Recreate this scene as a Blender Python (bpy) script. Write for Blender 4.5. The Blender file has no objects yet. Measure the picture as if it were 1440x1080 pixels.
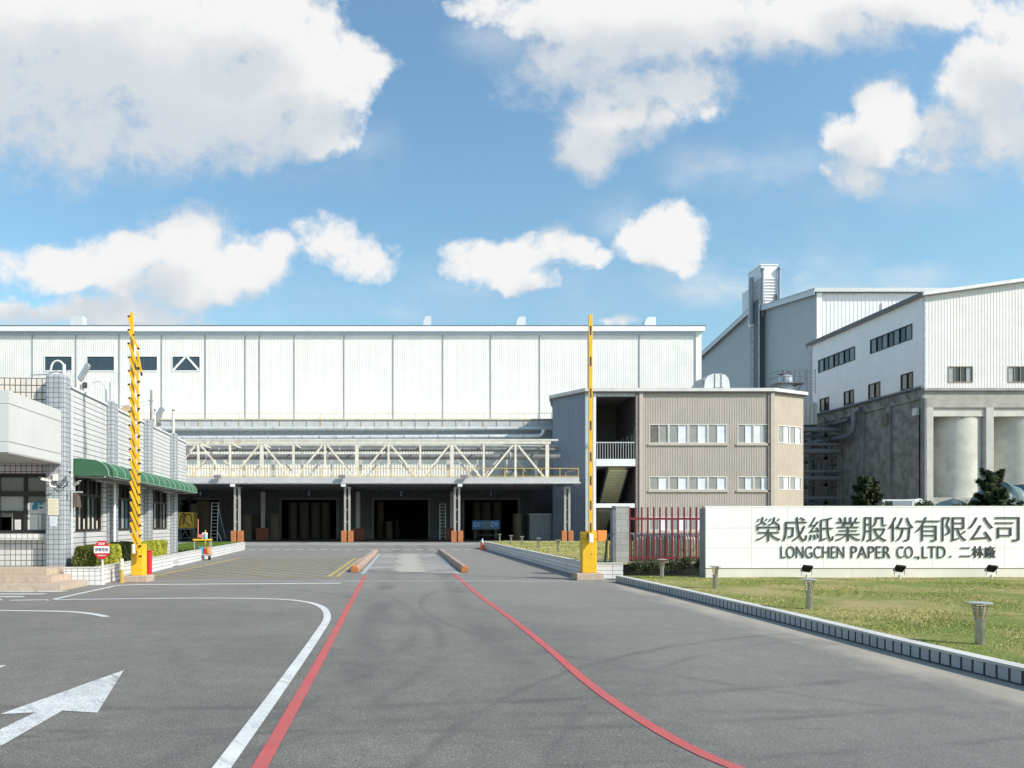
import bpy, bmesh, math, random
import numpy as np
from mathutils import Vector, Matrix
random.seed(7)
rng = np.random.default_rng(7)
R = math.radians
scene = bpy.context.scene
C = scene.collection

# ------------------------------------------------------------------ camera
CAMH, F, CX, HY = 1.6, 1040.0, 570.0, 736.0      # eye height, focal length and vanishing point in 1440x1080 photo pixels
cam_d = bpy.data.cameras.new("camera")
cam = bpy.data.objects.new("camera", cam_d); C.objects.link(cam)
cam.location = (0, 0, CAMH); cam.rotation_euler = (R(90), 0, 0)
cam_d.sensor_width = 36; cam_d.lens = 36 * F / 1440
cam_d.shift_x = (720 - CX) / 1440; cam_d.shift_y = (HY - 540) / 1440
cam_d.clip_start = 0.1; cam_d.clip_end = 6000
scene.camera = cam
scene.render.resolution_x, scene.render.resolution_y = 1024, 768

# ------------------------------------------------------------------ light
SUN_EL, SUN_AZ = 39.0, 58.0          # azimuth measured from straight behind the camera towards the right
sun_dir = Vector((math.cos(R(SUN_EL)) * math.sin(R(SUN_AZ)), -math.cos(R(SUN_EL)) * math.cos(R(SUN_AZ)), math.sin(R(SUN_EL))))
sd = bpy.data.lights.new("sun", 'SUN'); sd.energy = 4.2; sd.angle = R(0.5); sd.color = (1.0, 0.935, 0.84)
so = bpy.data.objects.new("sun", sd); C.objects.link(so)
so.rotation_euler = sun_dir.to_track_quat('Z', 'Y').to_euler(); so.location = (20, -20, 30)
scene.view_settings.view_transform = 'Standard'; scene.view_settings.look = 'None'
scene.view_settings.exposure = 0.30; scene.view_settings.gamma = 1
scene.cycles.max_bounces = 6; scene.cycles.transparent_max_bounces = 8
scene.cycles.use_denoising = True

# ------------------------------------------------------------------ node helpers
def nd(nt, kind, out=0, **kw):
    n = nt.nodes.new(kind)
    for k, v in kw.items():
        if k.startswith('i') and k[1:].isdigit():
            s = n.inputs[int(k[1:])]
        else:
            s = n.inputs.get(k.replace('_', ' ')) if not hasattr(n, k) else None
        if s is None:
            setattr(n, k, v)
        elif isinstance(v, bpy.types.NodeSocket):
            nt.links.new(v, s)
        else:
            s.default_value = v
    return n.outputs[out]
def mth(nt, op, a, b=0.0, c=None, clamp=False):
    kw = dict(i0=a, i1=b)
    if c is not None: kw['i2'] = c
    return nd(nt, 'ShaderNodeMath', operation=op, use_clamp=clamp, **kw)
def mapr(nt, v, a, b, c=0.0, d=1.0, smooth=True):
    return nd(nt, 'ShaderNodeMapRange', interpolation_type='SMOOTHSTEP' if smooth else 'LINEAR', i0=v, i1=a, i2=b, i3=c, i4=d)
def mixc(nt, f, a, b, mode='MIX'):
    n = nt.nodes.new('ShaderNodeMix'); n.data_type = 'RGBA'; n.blend_type = mode
    for s, v in ((n.inputs[0], f), (n.inputs[6], a), (n.inputs[7], b)):
        if isinstance(v, bpy.types.NodeSocket): nt.links.new(v, s)
        else: s.default_value = v if isinstance(v, (int, float)) else (*v[:3], 1)
    return n.outputs[2]
def vmul(nt, v, s):
    return nd(nt, 'ShaderNodeVectorMath', operation='MULTIPLY', i0=v, i1=s)

# ------------------------------------------------------------------ world: physical sky and cumulus laid out by direction
w = bpy.data.worlds.new("World"); scene.world = w; w.use_nodes = True
nt = w.node_tree; nt.nodes.clear()
sky = nd(nt, 'ShaderNodeTexSky', sky_type='NISHITA')
sn = sky.node; sn.sun_disc = False; sn.sun_elevation = R(SUN_EL); sn.sun_rotation = R(180 - SUN_AZ)
sn.altitude = 10; sn.air_density = 1.5; sn.dust_density = 1.6; sn.ozone_density = 3.2
SKY_STRENGTH = 0.15

def E(px, py, rx, ry, wt=1.0):        # a puff: direction (tangents), half sizes, weight
    return ((px - CX) / F, (HY - py) / F, rx / F, ry / F, wt)
PUFFS = [E(120,95,350,165,1.6), E(320,130,190,115,1.6), E(440,115,100,95,1.3), E(495,95,48,55,1.1), E(415,180,110,55,1.2), E(200,190,230,62,1.3), E(40,30,260,110,1.5), E(370,30,110,70,1.4), E(-90,190,150,60),
         E(260,345,78,60,1.2), E(330,372,90,52,1.2), E(180,365,90,45,1.1), E(95,372,95,38), E(260,405,150,42,1.1), E(180,440,170,32), E(55,440,80,24), E(390,350,40,32), E(460,335,44,46,.8), E(510,358,52,30,.7),
         E(685,368,64,36,1.1), E(735,360,58,34,1.1), E(790,350,42,36,1.1), E(730,388,70,20), E(825,362,25,18,.9),
         E(925,328,76,48,1.2), E(965,350,45,32), E(890,315,40,28,.9),
         E(900,20,250,85,1.4), E(1100,20,230,70,1.4), E(1270,-10,150,60,1.2), E(800,70,90,80), E(860,150,90,72,1.1), E(830,205,58,44), E(960,120,100,52,1.1), E(760,110,64,52,.7), E(930,170,45,42,.8),
         E(1245,150,42,50,1.1), E(1215,200,70,52,1.1), E(1195,250,55,42,.9), E(1270,185,42,42,.9),
         E(1395,120,85,75,1.3), E(1340,190,75,62,1.1), E(1420,180,115,80,1.3), E(1450,70,75,65,1.2), E(1320,230,62,35,.8), E(1500,140,120,90,1.3),
         E(870,455,34,14,.8), E(680,10,60,30,.7)]
VEILS = [E(1000,235,75,45,.55), E(1090,245,90,55,.42), E(1140,285,60,35,.4), E(1090,385,150,50,.62), E(1000,400,130,50,.6), E(1270,400,90,28,.55), E(1180,420,270,36,.5), E(560,445,70,22,.4), E(700,60,80,60,.4), E(1080,330,110,26,.42), E(130,243,50,10,.3), E(860,300,60,40,.35), E(1300,270,110,40,.35), E(520,215,60,60,.22), E(260,225,260,40,.5), E(640,420,500,60,.22)]
g = bpy.data.node_groups.new("cloud_field", 'ShaderNodeTree')
g.interface.new_socket("uv", in_out='INPUT', socket_type='NodeSocketVector')
g.interface.new_socket("density", in_out='OUTPUT', socket_type='NodeSocketFloat')
g.interface.new_socket("smooth", in_out='OUTPUT', socket_type='NodeSocketFloat')
gi = g.nodes.new('NodeGroupInput'); go = g.nodes.new('NodeGroupOutput')
uv = gi.outputs[0]
nz1 = nd(g, 'ShaderNodeTexNoise', out=1, Vector=uv, Scale=9.0, Detail=4.0, Roughness=0.55)
wv = nd(g, 'ShaderNodeVectorMath', operation='SUBTRACT', i0=nz1, i1=(.5, .5, .5))
wv = nd(g, 'ShaderNodeVectorMath', operation='MULTIPLY', i0=wv, i1=(.08, .07, 0))
uvw = nd(g, 'ShaderNodeVectorMath', operation='ADD', i0=uv, i1=wv)
acc = None
for cx, cy, rx, ry, wt in PUFFS:
    d = nd(g, 'ShaderNodeVectorMath', operation='SUBTRACT', i0=uvw, i1=(cx, cy, 0))
    d = nd(g, 'ShaderNodeVectorMath', operation='MULTIPLY', i0=d, i1=(1 / rx, 1 / ry, 0))
    l = nd(g, 'ShaderNodeVectorMath', out=1, operation='LENGTH', i0=d)
    f = mth(g, 'MULTIPLY_ADD', mth(g, 'POWER', l, 1.7), -wt, wt)
    acc = f if acc is None else mth(g, 'SMOOTH_MAX', acc, f, 0.3)
acc = mth(g, 'MAXIMUM', acc, -0.9)
nz2 = nd(g, 'ShaderNodeTexNoise', Vector=uv, Scale=15.0, Detail=10.0, Roughness=0.60)
nz3 = nd(g, 'ShaderNodeTexNoise', Vector=uv, Scale=5.0, Detail=3.0, Roughness=0.5)
bil = mth(g, 'MULTIPLY_ADD', nz2, 2.5, -1.25)
sml = mth(g, 'MULTIPLY_ADD', nz3, 1.3, -0.65)
nz5 = nd(g, 'ShaderNodeTexNoise', Vector=uvw, Scale=42.0, Detail=8.0, Roughness=0.62)
fine = mth(g, 'MULTIPLY_ADD', nz5, 1.2, -0.6)
dens = mth(g, 'ADD', mth(g, 'ADD', mth(g, 'MINIMUM', acc, 1.1), fine), mth(g, 'ADD', bil, sml))
g.interface.new_socket("veil", in_out='OUTPUT', socket_type='NodeSocketFloat')
vac = None
nz4 = nd(g, 'ShaderNodeTexNoise', Vector=vmul(g, uv, (5.0, 9.0, 1.0)), Scale=1.0, Detail=8.0, Roughness=0.6)
for cx, cy, rx, ry, wt in VEILS:
    d = nd(g, 'ShaderNodeVectorMath', operation='SUBTRACT', i0=uvw, i1=(cx, cy, 0))
    d = nd(g, 'ShaderNodeVectorMath', operation='MULTIPLY', i0=d, i1=(1 / rx, 1 / ry, 0))
    l = nd(g, 'ShaderNodeVectorMath', out=1, operation='LENGTH', i0=d)
    f = mth(g, 'MULTIPLY', mapr(g, l, 1.25, 0.0), wt)
    vac = f if vac is None else mth(g, 'MAXIMUM', vac, f)
vac = mth(g, 'MULTIPLY', vac, mapr(g, nz4, .32, .64))
g.links.new(vac, go.inputs[2])
g.links.new(dens, go.inputs[0]); g.links.new(mth(g, 'ADD', acc, mth(g, 'ADD', mth(g, 'MULTIPLY', fine, .22), mth(g, 'MULTIPLY', mth(g, 'ADD', bil, sml), .42))), go.inputs[1])

tc = nd(nt, 'ShaderNodeTexCoord')
sep = nt.nodes.new('ShaderNodeSeparateXYZ'); nt.links.new(tc, sep.inputs[0])
ay = mth(nt, 'MAXIMUM', mth(nt, 'ABSOLUTE', sep.outputs[1]), 0.05)
cmb = nd(nt, 'ShaderNodeCombineXYZ', i0=mth(nt, 'DIVIDE', sep.outputs[0], ay), i1=mth(nt, 'DIVIDE', sep.outputs[2], ay), i2=0.0)
g1 = nt.nodes.new('ShaderNodeGroup'); g1.node_tree = g; nt.links.new(cmb, g1.inputs[0])
off = nd(nt, 'ShaderNodeVectorMath', operation='ADD', i0=cmb, i1=(0.04, 0.075, 0))
g2 = nt.nodes.new('ShaderNodeGroup'); g2.node_tree = g; nt.links.new(off, g2.inputs[0])
up = mapr(nt, sep.outputs[2], 0.0, 0.06)
grad = mth(nt, 'SUBTRACT', g1.outputs[1], g2.outputs[1])
lit = mapr(nt, grad, -0.75, 0.50)
mask = mapr(nt, g1.outputs[0], -0.26, mapr(nt, grad, -0.5, 0.4, 1.35, 0.68))
mask = mth(nt, 'MAXIMUM', mask, g1.outputs[2])
mask = mth(nt, 'MULTIPLY', mask, up)
thick = mapr(nt, g1.outputs[1], 0.30, 1.9)
occl = mapr(nt, mth(nt, 'ADD', g2.outputs[1], mth(nt, 'MULTIPLY', grad, -.25)), -0.35, 1.15)
lit = mth(nt, 'SUBTRACT', 1.0, mth(nt, 'MULTIPLY', occl, .95), clamp=True)
lit = mth(nt, 'SUBTRACT', lit, mth(nt, 'MULTIPLY', mapr(nt, grad, .15, -.75), .32), clamp=True)
ccol = mixc(nt, lit, (0.70, 0.755, 0.81), (0.985, 0.985, 0.98))
skyt = mixc(nt, 1.0, sky, (0.82, 1.0, 1.01), 'MULTIPLY')
b1 = nd(nt, 'ShaderNodeBackground', Color=skyt, Strength=SKY_STRENGTH)
b2 = nd(nt, 'ShaderNodeBackground', Color=ccol, Strength=0.76)
ms = nt.nodes.new('ShaderNodeMixShader')
nt.links.new(mask, ms.inputs[0]); nt.links.new(b1, ms.inputs[1]); nt.links.new(b2, ms.inputs[2])
wo = nt.nodes.new('ShaderNodeOutputWorld'); nt.links.new(ms.outputs[0], wo.inputs[0])
w.cycles.sampling_method = 'MANUAL'; w.cycles.sample_map_resolution = 512

# ------------------------------------------------------------------ materials
def new_mat(name):
    m = bpy.data.materials.new(name); m.use_nodes = True
    t = m.node_tree; t.nodes.clear()
    p = t.nodes.new('ShaderNodeBsdfPrincipled'); o = t.nodes.new('ShaderNodeOutputMaterial')
    t.links.new(p.outputs[0], o.inputs[0])
    return m, t, p
def setin(t, p, name, v):
    s = p.inputs[name]
    if isinstance(v, bpy.types.NodeSocket): t.links.new(v, s)
    else: s.default_value = (*v, 1) if isinstance(v, tuple) and len(v) == 3 else v
MATS = {}
def mat(name, col, rough=.6, var=.15, scale=3.0, streak=0.0, scol=(.28, .22, .17), metal=0.0, bump=0.0, bscale=40.0, coat=0.0, spec=.5):
    """Painted / plain surface: broad tone variation, optional runs of dirt down the surface, optional fine bump."""
    if name in MATS: return MATS[name]
    m, t, p = new_mat(name)
    co = nd(t, 'ShaderNodeTexCoord', out=3)
    n1 = nd(t, 'ShaderNodeTexNoise', Vector=co, Scale=scale, Detail=5.0, Roughness=.6)
    lo = tuple(c * (1 - var) for c in col); hi = tuple(min(1, c * (1 + var)) for c in col)
    c = mixc(t, mapr(t, n1, .3, .7), lo, hi)
    if streak:
        v = vmul(t, co, (2.2, 2.2, .09))
        n2 = nd(t, 'ShaderNodeTexNoise', Vector=v, Scale=1.0, Detail=6.0, Roughness=.62)
        n3 = nd(t, 'ShaderNodeTexNoise', Vector=co, Scale=.35, Detail=2.0)
        f = mth(t, 'MULTIPLY', mapr(t, n2, .5, .78), mapr(t, n3, .35, .7))
        c = mixc(t, mth(t, 'MULTIPLY', f, streak), c, scol)
    setin(t, p, 'Base Color', c); setin(t, p, 'Metallic', metal)
    setin(t, p, 'Roughness', mapr(t, n1, .2, .8, max(0, rough - .08), min(1, rough + .08)))
    p.inputs['Specular IOR Level'].default_value = spec
    if coat: p.inputs['Coat Weight'].default_value = coat; p.inputs['Coat Roughness'].default_value = .15
    if bump:
        nb = nd(t, 'ShaderNodeTexNoise', Vector=co, Scale=bscale, Detail=4.0)
        setin(t, p, 'Normal', nd(t, 'ShaderNodeBump', Strength=bump, Distance=.02, Height=nb))
    MATS[name] = m; return m
def tile(name, c1, c2, grout, tw, th, gap, offset=0.0, rough=.35, dirt=.15):
    if name in MATS: return MATS[name]
    m, t, p = new_mat(name)
    uvn = nd(t, 'ShaderNodeTexCoord', out=2)
    b = nd(t, 'ShaderNodeTexBrick', Vector=uvn, Color1=(*c1, 1), Color2=(*c2, 1), Mortar=(*grout, 1), Scale=1.0, offset=offset, offset_frequency=2, squash=1.0)
    bn = b.node
    for k, v in (('Brick Width', tw), ('Row Height', th), ('Mortar Size', gap), ('Mortar Smooth', .1), ('Bias', 0.0)): bn.inputs[k].default_value = v
    co = nd(t, 'ShaderNodeTexCoord', out=3)
    n1 = nd(t, 'ShaderNodeTexNoise', Vector=vmul(t, co, (1, 1, .35)), Scale=1.6, Detail=6.0, Roughness=.65)
    c = mixc(t, mth(t, 'MULTIPLY', mapr(t, n1, .45, .75), dirt), b, tuple(x * .45 for x in c1))
    setin(t, p, 'Base Color', c)
    setin(t, p, 'Roughness', mixc(t, bn.outputs[1], (rough,) * 3, (.9,) * 3))
    setin(t, p, 'Normal', nd(t, 'ShaderNodeBump', Strength=.5, Distance=.006, Height=mth(t, 'SUBTRACT', 1.0, bn.outputs[1])))
    MATS[name] = m; return m
def leafmat(name, cols, rough=.55, trans=.25):
    if name in MATS: return MATS[name]
    m, t, p = new_mat(name)
    rp = nd(t, 'ShaderNodeNewGeometry', out=8)
    co = nd(t, 'ShaderNodeTexCoord', out=3)
    n1 = nd(t, 'ShaderNodeTexNoise', Vector=co, Scale=2.5, Detail=2.0)
    f = mth(t, 'ADD', mth(t, 'MULTIPLY', rp, .62), mth(t, 'MULTIPLY_ADD', n1, 1.1, -.38), clamp=True)
    cr = t.nodes.new('ShaderNodeValToRGB'); t.links.new(f, cr.inputs[0])
    el = cr.color_ramp.elements
    while len(el) < len(cols): el.new(.5)
    for i, (e, c) in enumerate(zip(el, cols)): e.position = i / (len(cols) - 1); e.color = (*c, 1)
    setin(t, p, 'Base Color', cr.outputs[0]); setin(t, p, 'Roughness', rough)
    p.inputs['Specular IOR Level'].default_value = .3
    tr = nd(t, 'ShaderNodeBsdfTranslucent', Color=cr.outputs[0])
    mx = t.nodes.new('ShaderNodeMixShader'); mx.inputs[0].default_value = trans
    t.links.new(p.outputs[0], mx.inputs[1]); t.links.new(tr, mx.inputs[2])
    t.links.new(mx.outputs[0], [n for n in t.nodes if n.type == 'OUTPUT_MATERIAL'][0].inputs[0])
    MATS[name] = m; return m
def glassmat(name, col, rough=.06, spec=.8):
    if name in MATS: return MATS[name]
    m, t, p = new_mat(name)
    co = nd(t, 'ShaderNodeTexCoord', out=3)
    n1 = nd(t, 'ShaderNodeTexNoise', Vector=co, Scale=1.3, Detail=3.0)
    setin(t, p, 'Base Color', mixc(t, n1, tuple(c * .7 for c in col), tuple(c * 1.3 for c in col)))
    setin(t, p, 'Roughness', rough); p.inputs['Specular IOR Level'].default_value = spec
    nb = nd(t, 'ShaderNodeTexNoise', Vector=co, Scale=.7, Detail=1.0)
    setin(t, p, 'Normal', nd(t, 'ShaderNodeBump', Strength=.04, Distance=.05, Height=nb))
    MATS[name] = m; return m

# ------------------------------------------------------------------ mesh builder
OFF = {}
class MB:
    def __init__(s): s.v = []; s.f = []; s.m = []; s.s = []; s.T = None
    def add(s, vs, fs, m=0, smooth=False):
        b = len(s.v)
        if s.T is not None: vs = [s.T @ Vector(v) for v in vs]
        s.v += [tuple(v) for v in vs]; s.f += [tuple(i + b for i in f) for f in fs]
        s.m += [m] * len(fs); s.s += [smooth] * len(fs); return s
    def box(s, x0, x1, y0, y1, z0, z1, m=0):
        return s.add([(x0,y0,z0),(x1,y0,z0),(x1,y1,z0),(x0,y1,z0),(x0,y0,z1),(x1,y0,z1),(x1,y1,z1),(x0,y1,z1)],
                     [(0,3,2,1),(4,5,6,7),(0,1,5,4),(1,2,6,5),(2,3,7,6),(3,0,4,7)], m)
    def beam(s, p, q, a, b, m=0, upv=None):
        p, q = Vector(p), Vector(q); d = (q - p).normalized()
        u = Vector(upv) if upv else (Vector((0, 1, 0)) if abs(d.y) < .9 else Vector((0, 0, 1)))
        x = d.cross(u).normalized() * a / 2; y = x.cross(d).normalized() * b / 2
        return s.add([p-x-y, p+x-y, p+x+y, p-x+y, q-x-y, q+x-y, q+x+y, q-x+y],
                     [(0,3,2,1),(4,5,6,7),(0,1,5,4),(1,2,6,5),(2,3,7,6),(3,0,4,7)], m)
    def tube(s, path, r, seg=10, m=0, r1=None, caps=True):
        path = [Vector(p) for p in path]; n = len(path); vs = []; ref = None
        for i, p in enumerate(path):
            d = ((path[min(i+1, n-1)] - path[max(i-1, 0)])).normalized()
            if ref is None: ref = Vector((0, 0, 1)) if abs(d.z) < .9 else Vector((1, 0, 0))
            x = d.cross(ref).normalized(); y = x.cross(d).normalized(); ref = y
            rr = r if r1 is None else r + (r1 - r) * i / max(1, n - 1)
            for k in range(seg):
                a = 2 * math.pi * k / seg; vs.append(p + x * rr * math.cos(a) + y * rr * math.sin(a))
        fs = [(i*seg+k, i*seg+(k+1) % seg, (i+1)*seg+(k+1) % seg, (i+1)*seg+k) for i in range(n-1) for k in range(seg)]
        s.add(vs, fs, m, True)
        if caps: s.add(vs[:seg], [tuple(range(seg))[::-1]], m); s.add(vs[-seg:], [tuple(range(seg))], m)
        return s
    def lathe(s, prof, c, seg=24, m=0):
        c = Vector(c); vs = []; n = len(prof)
        for r, z in prof:
            for k in range(seg):
                a = 2 * math.pi * k / seg; vs.append(c + Vector((r * math.cos(a), r * math.sin(a), z)))
        fs = [(i*seg+k, i*seg+(k+1) % seg, (i+1)*seg+(k+1) % seg, (i+1)*seg+k) for i in range(n-1) for k in range(seg)]
        s.add(vs, fs, m, True)
        if prof[0][0] > 1e-4: s.add(vs[:seg], [tuple(range(seg))[::-1]], m)
        if prof[-1][0] > 1e-4: s.add(vs[-seg:], [tuple(range(seg))], m)
        return s
    def prism(s, poly, y0, y1, m=0):            # polygon in x,z (counter-clockwise seen from -y), pushed from y0 to y1
        n = len(poly); vs = [(x, y0, z) for x, z in poly] + [(x, y1, z) for x, z in poly]
        return s.add(vs, [tuple(range(n)), tuple(range(2*n-1, n-1, -1))] + [(i+n, (i+1) % n + n, (i+1) % n, i) for i in range(n)], m)
    def slab(s, poly, z0, z1, m=0):             # polygon in x,y (counter-clockwise from above)
        n = len(poly); vs = [(x, y, z0) for x, y in poly] + [(x, y, z1) for x, y in poly]
        return s.add(vs, [tuple(range(n))[::-1], tuple(range(n, 2*n))] + [(i, (i+1) % n, (i+1) % n + n, i+n) for i in range(n)], m)
    def corr(s, o, u, wid, z0, z1, pitch=.25, dep=.04, holes=(), m=0, top=None):
        """Ribbed metal sheet from point o along u, with holes (u0,u1,z0,z1); outward side is right of u. top(u) overrides z1."""
        o = Vector((o[0], o[1], 0)); u = Vector((u[0], u[1], 0)).normalized(); n = Vector((u.y, -u.x, 0))
        cuts = sorted({0.0, wid, *[h[0] for h in holes], *[h[1] for h in holes]})
        cuts = [c for c in cuts if 0 <= c <= wid]
        for a, b in zip(cuts[:-1], cuts[1:]):
            mid = (a + b) / 2
            zs = [(z0, None)]
            for h in sorted([h for h in holes if h[0] < mid < h[1]], key=lambda h: h[2]): zs += [(h[2], h[3])]
            segs = []; cur = z0
            for h in sorted([h for h in holes if h[0] < mid < h[1]], key=lambda h: h[2]):
                if h[2] > cur: segs.append((cur, h[2], False))
                cur = h[3]
            segs.append((cur, z1, True))
            pts = {a, b}
            k = math.floor(a / pitch)
            while k * pitch < b:
                for fr in (0, .5, .6, .9):
                    x = (k + fr) * pitch
                    if a < x < b: pts.add(x)
                k += 1
            pts = sorted(pts)
            def dp(x):
                fr = (x / pitch) % 1.0
                return 0 if fr < .5 - 1e-6 or fr > 1 - 1e-6 else dep if .6 - 1e-6 <= fr <= .9 + 1e-6 else dep * ((fr - .5) / .1 if fr < .6 else (1 - fr) / .1)
            for q0, q1, last in segs:
                vs = []
                for x in pts:
                    b_ = o + u * x + n * dp(x); zt = top(x) if (last and top) else q1
                    vs += [b_ + Vector((0, 0, q0)), b_ + Vector((0, 0, zt))]
                s.add(vs, [(2*i, 2*i+2, 2*i+3, 2*i+1) for i in range(len(pts)-1)], m)
        return s
    def wall(s, o, u, wid, z0, z1, th, holes=(), m=0):
        """Flat wall with real thickness and openings; outer face passes through o, right of u is outside."""
        o = Vector((o[0], o[1], 0)); u = Vector((u[0], u[1], 0)).normalized(); n = Vector((u.y, -u.x, 0))
        cuts = sorted({0.0, wid, *[h[0] for h in holes], *[h[1] for h in holes]})
        for a, b in zip(cuts[:-1], cuts[1:]):
            cur = z0
            for h in sorted([h for h in holes if h[0] < (a+b)/2 < h[1]], key=lambda h: h[2]) + [(0, 0, z1, z1)]:
                if h[2] > cur + 1e-6:
                    p = [o+u*a, o+u*b, o+u*b-n*th, o+u*a-n*th]
                    s.add([(*q[:2], cur) for q in p] + [(*q[:2], h[2]) for q in p],
                          [(0,3,2,1),(4,5,6,7),(0,1,5,4),(1,2,6,5),(2,3,7,6),(3,0,4,7)], m)
                cur = h[3]
        return s
    def build(s, name, mats, parent=None, loc=None, local=False, bevel=0, sharp=40):
        me = bpy.data.meshes.new(name)
        o = bpy.data.objects.new(name, me); C.objects.link(o)
        if parent is not None:
            base = Vector(OFF.get(parent.name, (0, 0, 0))); o.parent = parent
            OFF[o.name] = base
        else:
            base = Vector(loc or (0, 0, 0)); o.location = base; OFF[o.name] = base
        vs = [tuple(Vector(v) - base) for v in s.v] if not local else s.v
        me.from_pydata(vs, [], s.f)
        mats = mats if isinstance(mats, (list, tuple)) else [mats]
        for mm in mats: me.materials.append(mm)
        me.polygons.foreach_set('material_index', s.m); me.polygons.foreach_set('use_smooth', s.s)
        uvl = me.uv_layers.new(name='uv')
        for p in me.polygons:
            a = [abs(c) for c in p.normal]; k = a.index(max(a))
            for li in p.loop_indices:
                co = me.vertices[me.loops[li].vertex_index].co
                uvl.data[li].uv = (co.y, co.z) if k == 0 else (co.x, co.z) if k == 1 else (co.x, co.y)
        me.validate(); me.update()
        if any(s.s): me.set_sharp_from_angle(angle=R(sharp))
        if bevel:
            bv = o.modifiers.new('bevel', 'BEVEL'); bv.width = bevel; bv.segments = 2; bv.limit_method = 'ANGLE'
        return o

def tag(o, label=None, cat=None, group=None, kind=None):
    for k, v in (('label', label), ('category', cat), ('group', group), ('kind', kind)):
        if v: o[k] = v
    return o
def thing(name, label, cat, loc=(0, 0, 0), rz=0, group=None):
    o = bpy.data.objects.new(name, None); C.objects.link(o); o.empty_display_size = .2
    o.location = loc; o.rotation_euler = (0, 0, rz); OFF[o.name] = Vector(loc)
    return tag(o, label, cat, group)
def dup(root, loc, label, rz=None):
    """A copy of a thing with its parts and sub-parts."""
    r = root.copy(); C.objects.link(r); r.location = loc; r['label'] = label
    if rz is not None: r.rotation_euler = (0, 0, rz)
    for ch in list(root.children):
        c = ch.copy(); C.objects.link(c); c.parent = r
        for q in list(ch.children):
            d = q.copy(); C.objects.link(d); d.parent = c
    return r
def struct(name, mb, m, **k): return tag(mb.build(name, m, **k), kind='structure')
# measuring helpers: a photo pixel at a known distance, or lying on the ground
def X(px, Y): return (px - CX) * Y / F
def Z(py, Y): return CAMH + (HY - py) * Y / F
def G(px, py, z=0.0):
    Y = (CAMH - z) * F / (py - HY); return Vector((X(px, Y), Y))

def text_verts(txt, w=None, h=None, depth=.02, bold=0.0):
    cu = bpy.data.curves.new('lettering', 'FONT'); cu.body = txt; cu.size = 1; cu.offset = bold; cu.resolution_u = 4
    o = bpy.data.objects.new('lettering', cu); C.objects.link(o)
    dg = bpy.context.evaluated_depsgraph_get(); dg.update()
    cu.extrude = 0.5
    dg.update()
    me = bpy.data.meshes.new_from_object(o.evaluated_get(dg))
    vs = np.array([v.co[:] for v in me.vertices]); fs = [tuple(p.vertices) for p in me.polygons]
    bpy.data.objects.remove(o); bpy.data.curves.remove(cu); bpy.data.meshes.remove(me)
    lo, hi = vs.min(0), vs.max(0); c = (lo + hi) / 2; sz = hi - lo
    sx = w / sz[0] if w else None; sy = h / sz[1] if h else None
    sx = sx or sy; sy = sy or sx
    out = [((v[0]-c[0])*sx, -(v[2]-c[2])/max(sz[2], 1e-6)*depth, (v[1]-c[1])*sy) for v in vs]
    return out, fs
def add_text(mb, txt, cx, y, cz, w=None, h=None, depth=.02, bold=0.0, m=0):
    vs, fs = text_verts(txt, w, h, depth, bold)
    mb.add([(v[0]+cx, v[1]+y, v[2]+cz) for v in vs], fs, m); return mb

def leaf_mesh(name, pts, nrm, size, m, parent=None, loc=(0, 0, 0), jitter=.8, asp=.55, local=False):
    """Many small folded leaves in one mesh (one crown / one hedge)."""
    n = len(pts)
    d = nrm + rng.normal(0, jitter, (n, 3)); d /= np.linalg.norm(d, axis=1)[:, None]
    t = rng.normal(0, 1, (n, 3)); t -= (t * d).sum(1)[:, None] * d; t /= np.linalg.norm(t, axis=1)[:, None]
    b = np.cross(d, t); s = (size * rng.uniform(.6, 1.35, n))[:, None]
    v = np.stack([pts - t*s, pts + b*s*asp + d*s*.18, pts + t*s, pts - b*s*asp + d*s*.18], 1).reshape(-1, 3)
    me = bpy.data.meshes.new(name)
    base = np.zeros(3) if local else np.array(OFF.get(parent.name) if parent else loc)
    v = v - base
    me.vertices.add(4*n); me.vertices.foreach_set('co', v.astype(np.float32).ravel())
    me.loops.add(4*n); me.loops.foreach_set('vertex_index', np.arange(4*n, dtype=np.int32))
    me.polygons.add(n); me.polygons.foreach_set('loop_start', np.arange(0, 4*n, 4, dtype=np.int32))
    me.materials.append(m); me.update(); me.validate()
    o = bpy.data.objects.new(name, me); C.objects.link(o)
    if parent: o.parent = parent
    else: o.location = loc
    OFF[o.name] = Vector(base); return o
# ------------------------------------------------------------------ palette
white_metal = mat('white cladding', (.735, .735, .715), .5, .05, .6, streak=.4, scol=(.45, .42, .38))
lower_metal = mat('pale cladding', (.66, .655, .60), .5, .06, .6, streak=.35, scol=(.42, .37, .30))
trim_white = mat('white trim', (.82, .83, .83), .45, .05)
seam_grey = mat('grey seam', (.30, .32, .34), .5, .1)
gutter_blue = mat('grey blue gutter', (.34, .40, .47), .45, .08)
steel = mat('galvanised steel', (.45, .46, .47), .45, .15, 6, metal=.35)
dark_steel = mat('dark steel', (.09, .10, .11), .5, .2)
truss_white = mat('cream truss paint', (.68, .635, .545), .5, .08, 2, streak=.4, scol=(.45, .28, .14))
rusty_white = mat('rust stained cream paint', (.70, .64, .54), .6, .16, 3, streak=.9, scol=(.40, .22, .10))
yellow = mat('yellow paint', (.80, .46, .02), .42, .08, 4, streak=.2, scol=(.4, .25, .05))
yellow_rail = mat('faded yellow paint', (.68, .44, .10), .5, .15, 2)
orange = mat('orange block paint', (.43, .155, .055), .6, .12, 3, streak=.4, scol=(.30, .13, .07))
brown_block = mat('dark red block paint', (.24, .075, .05), .7, .15, 3)
concrete = mat('concrete', (.37, .36, .33), .85, .14, 1.2, streak=.5, scol=(.18, .17, .16), bump=.25, bscale=25)
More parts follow.
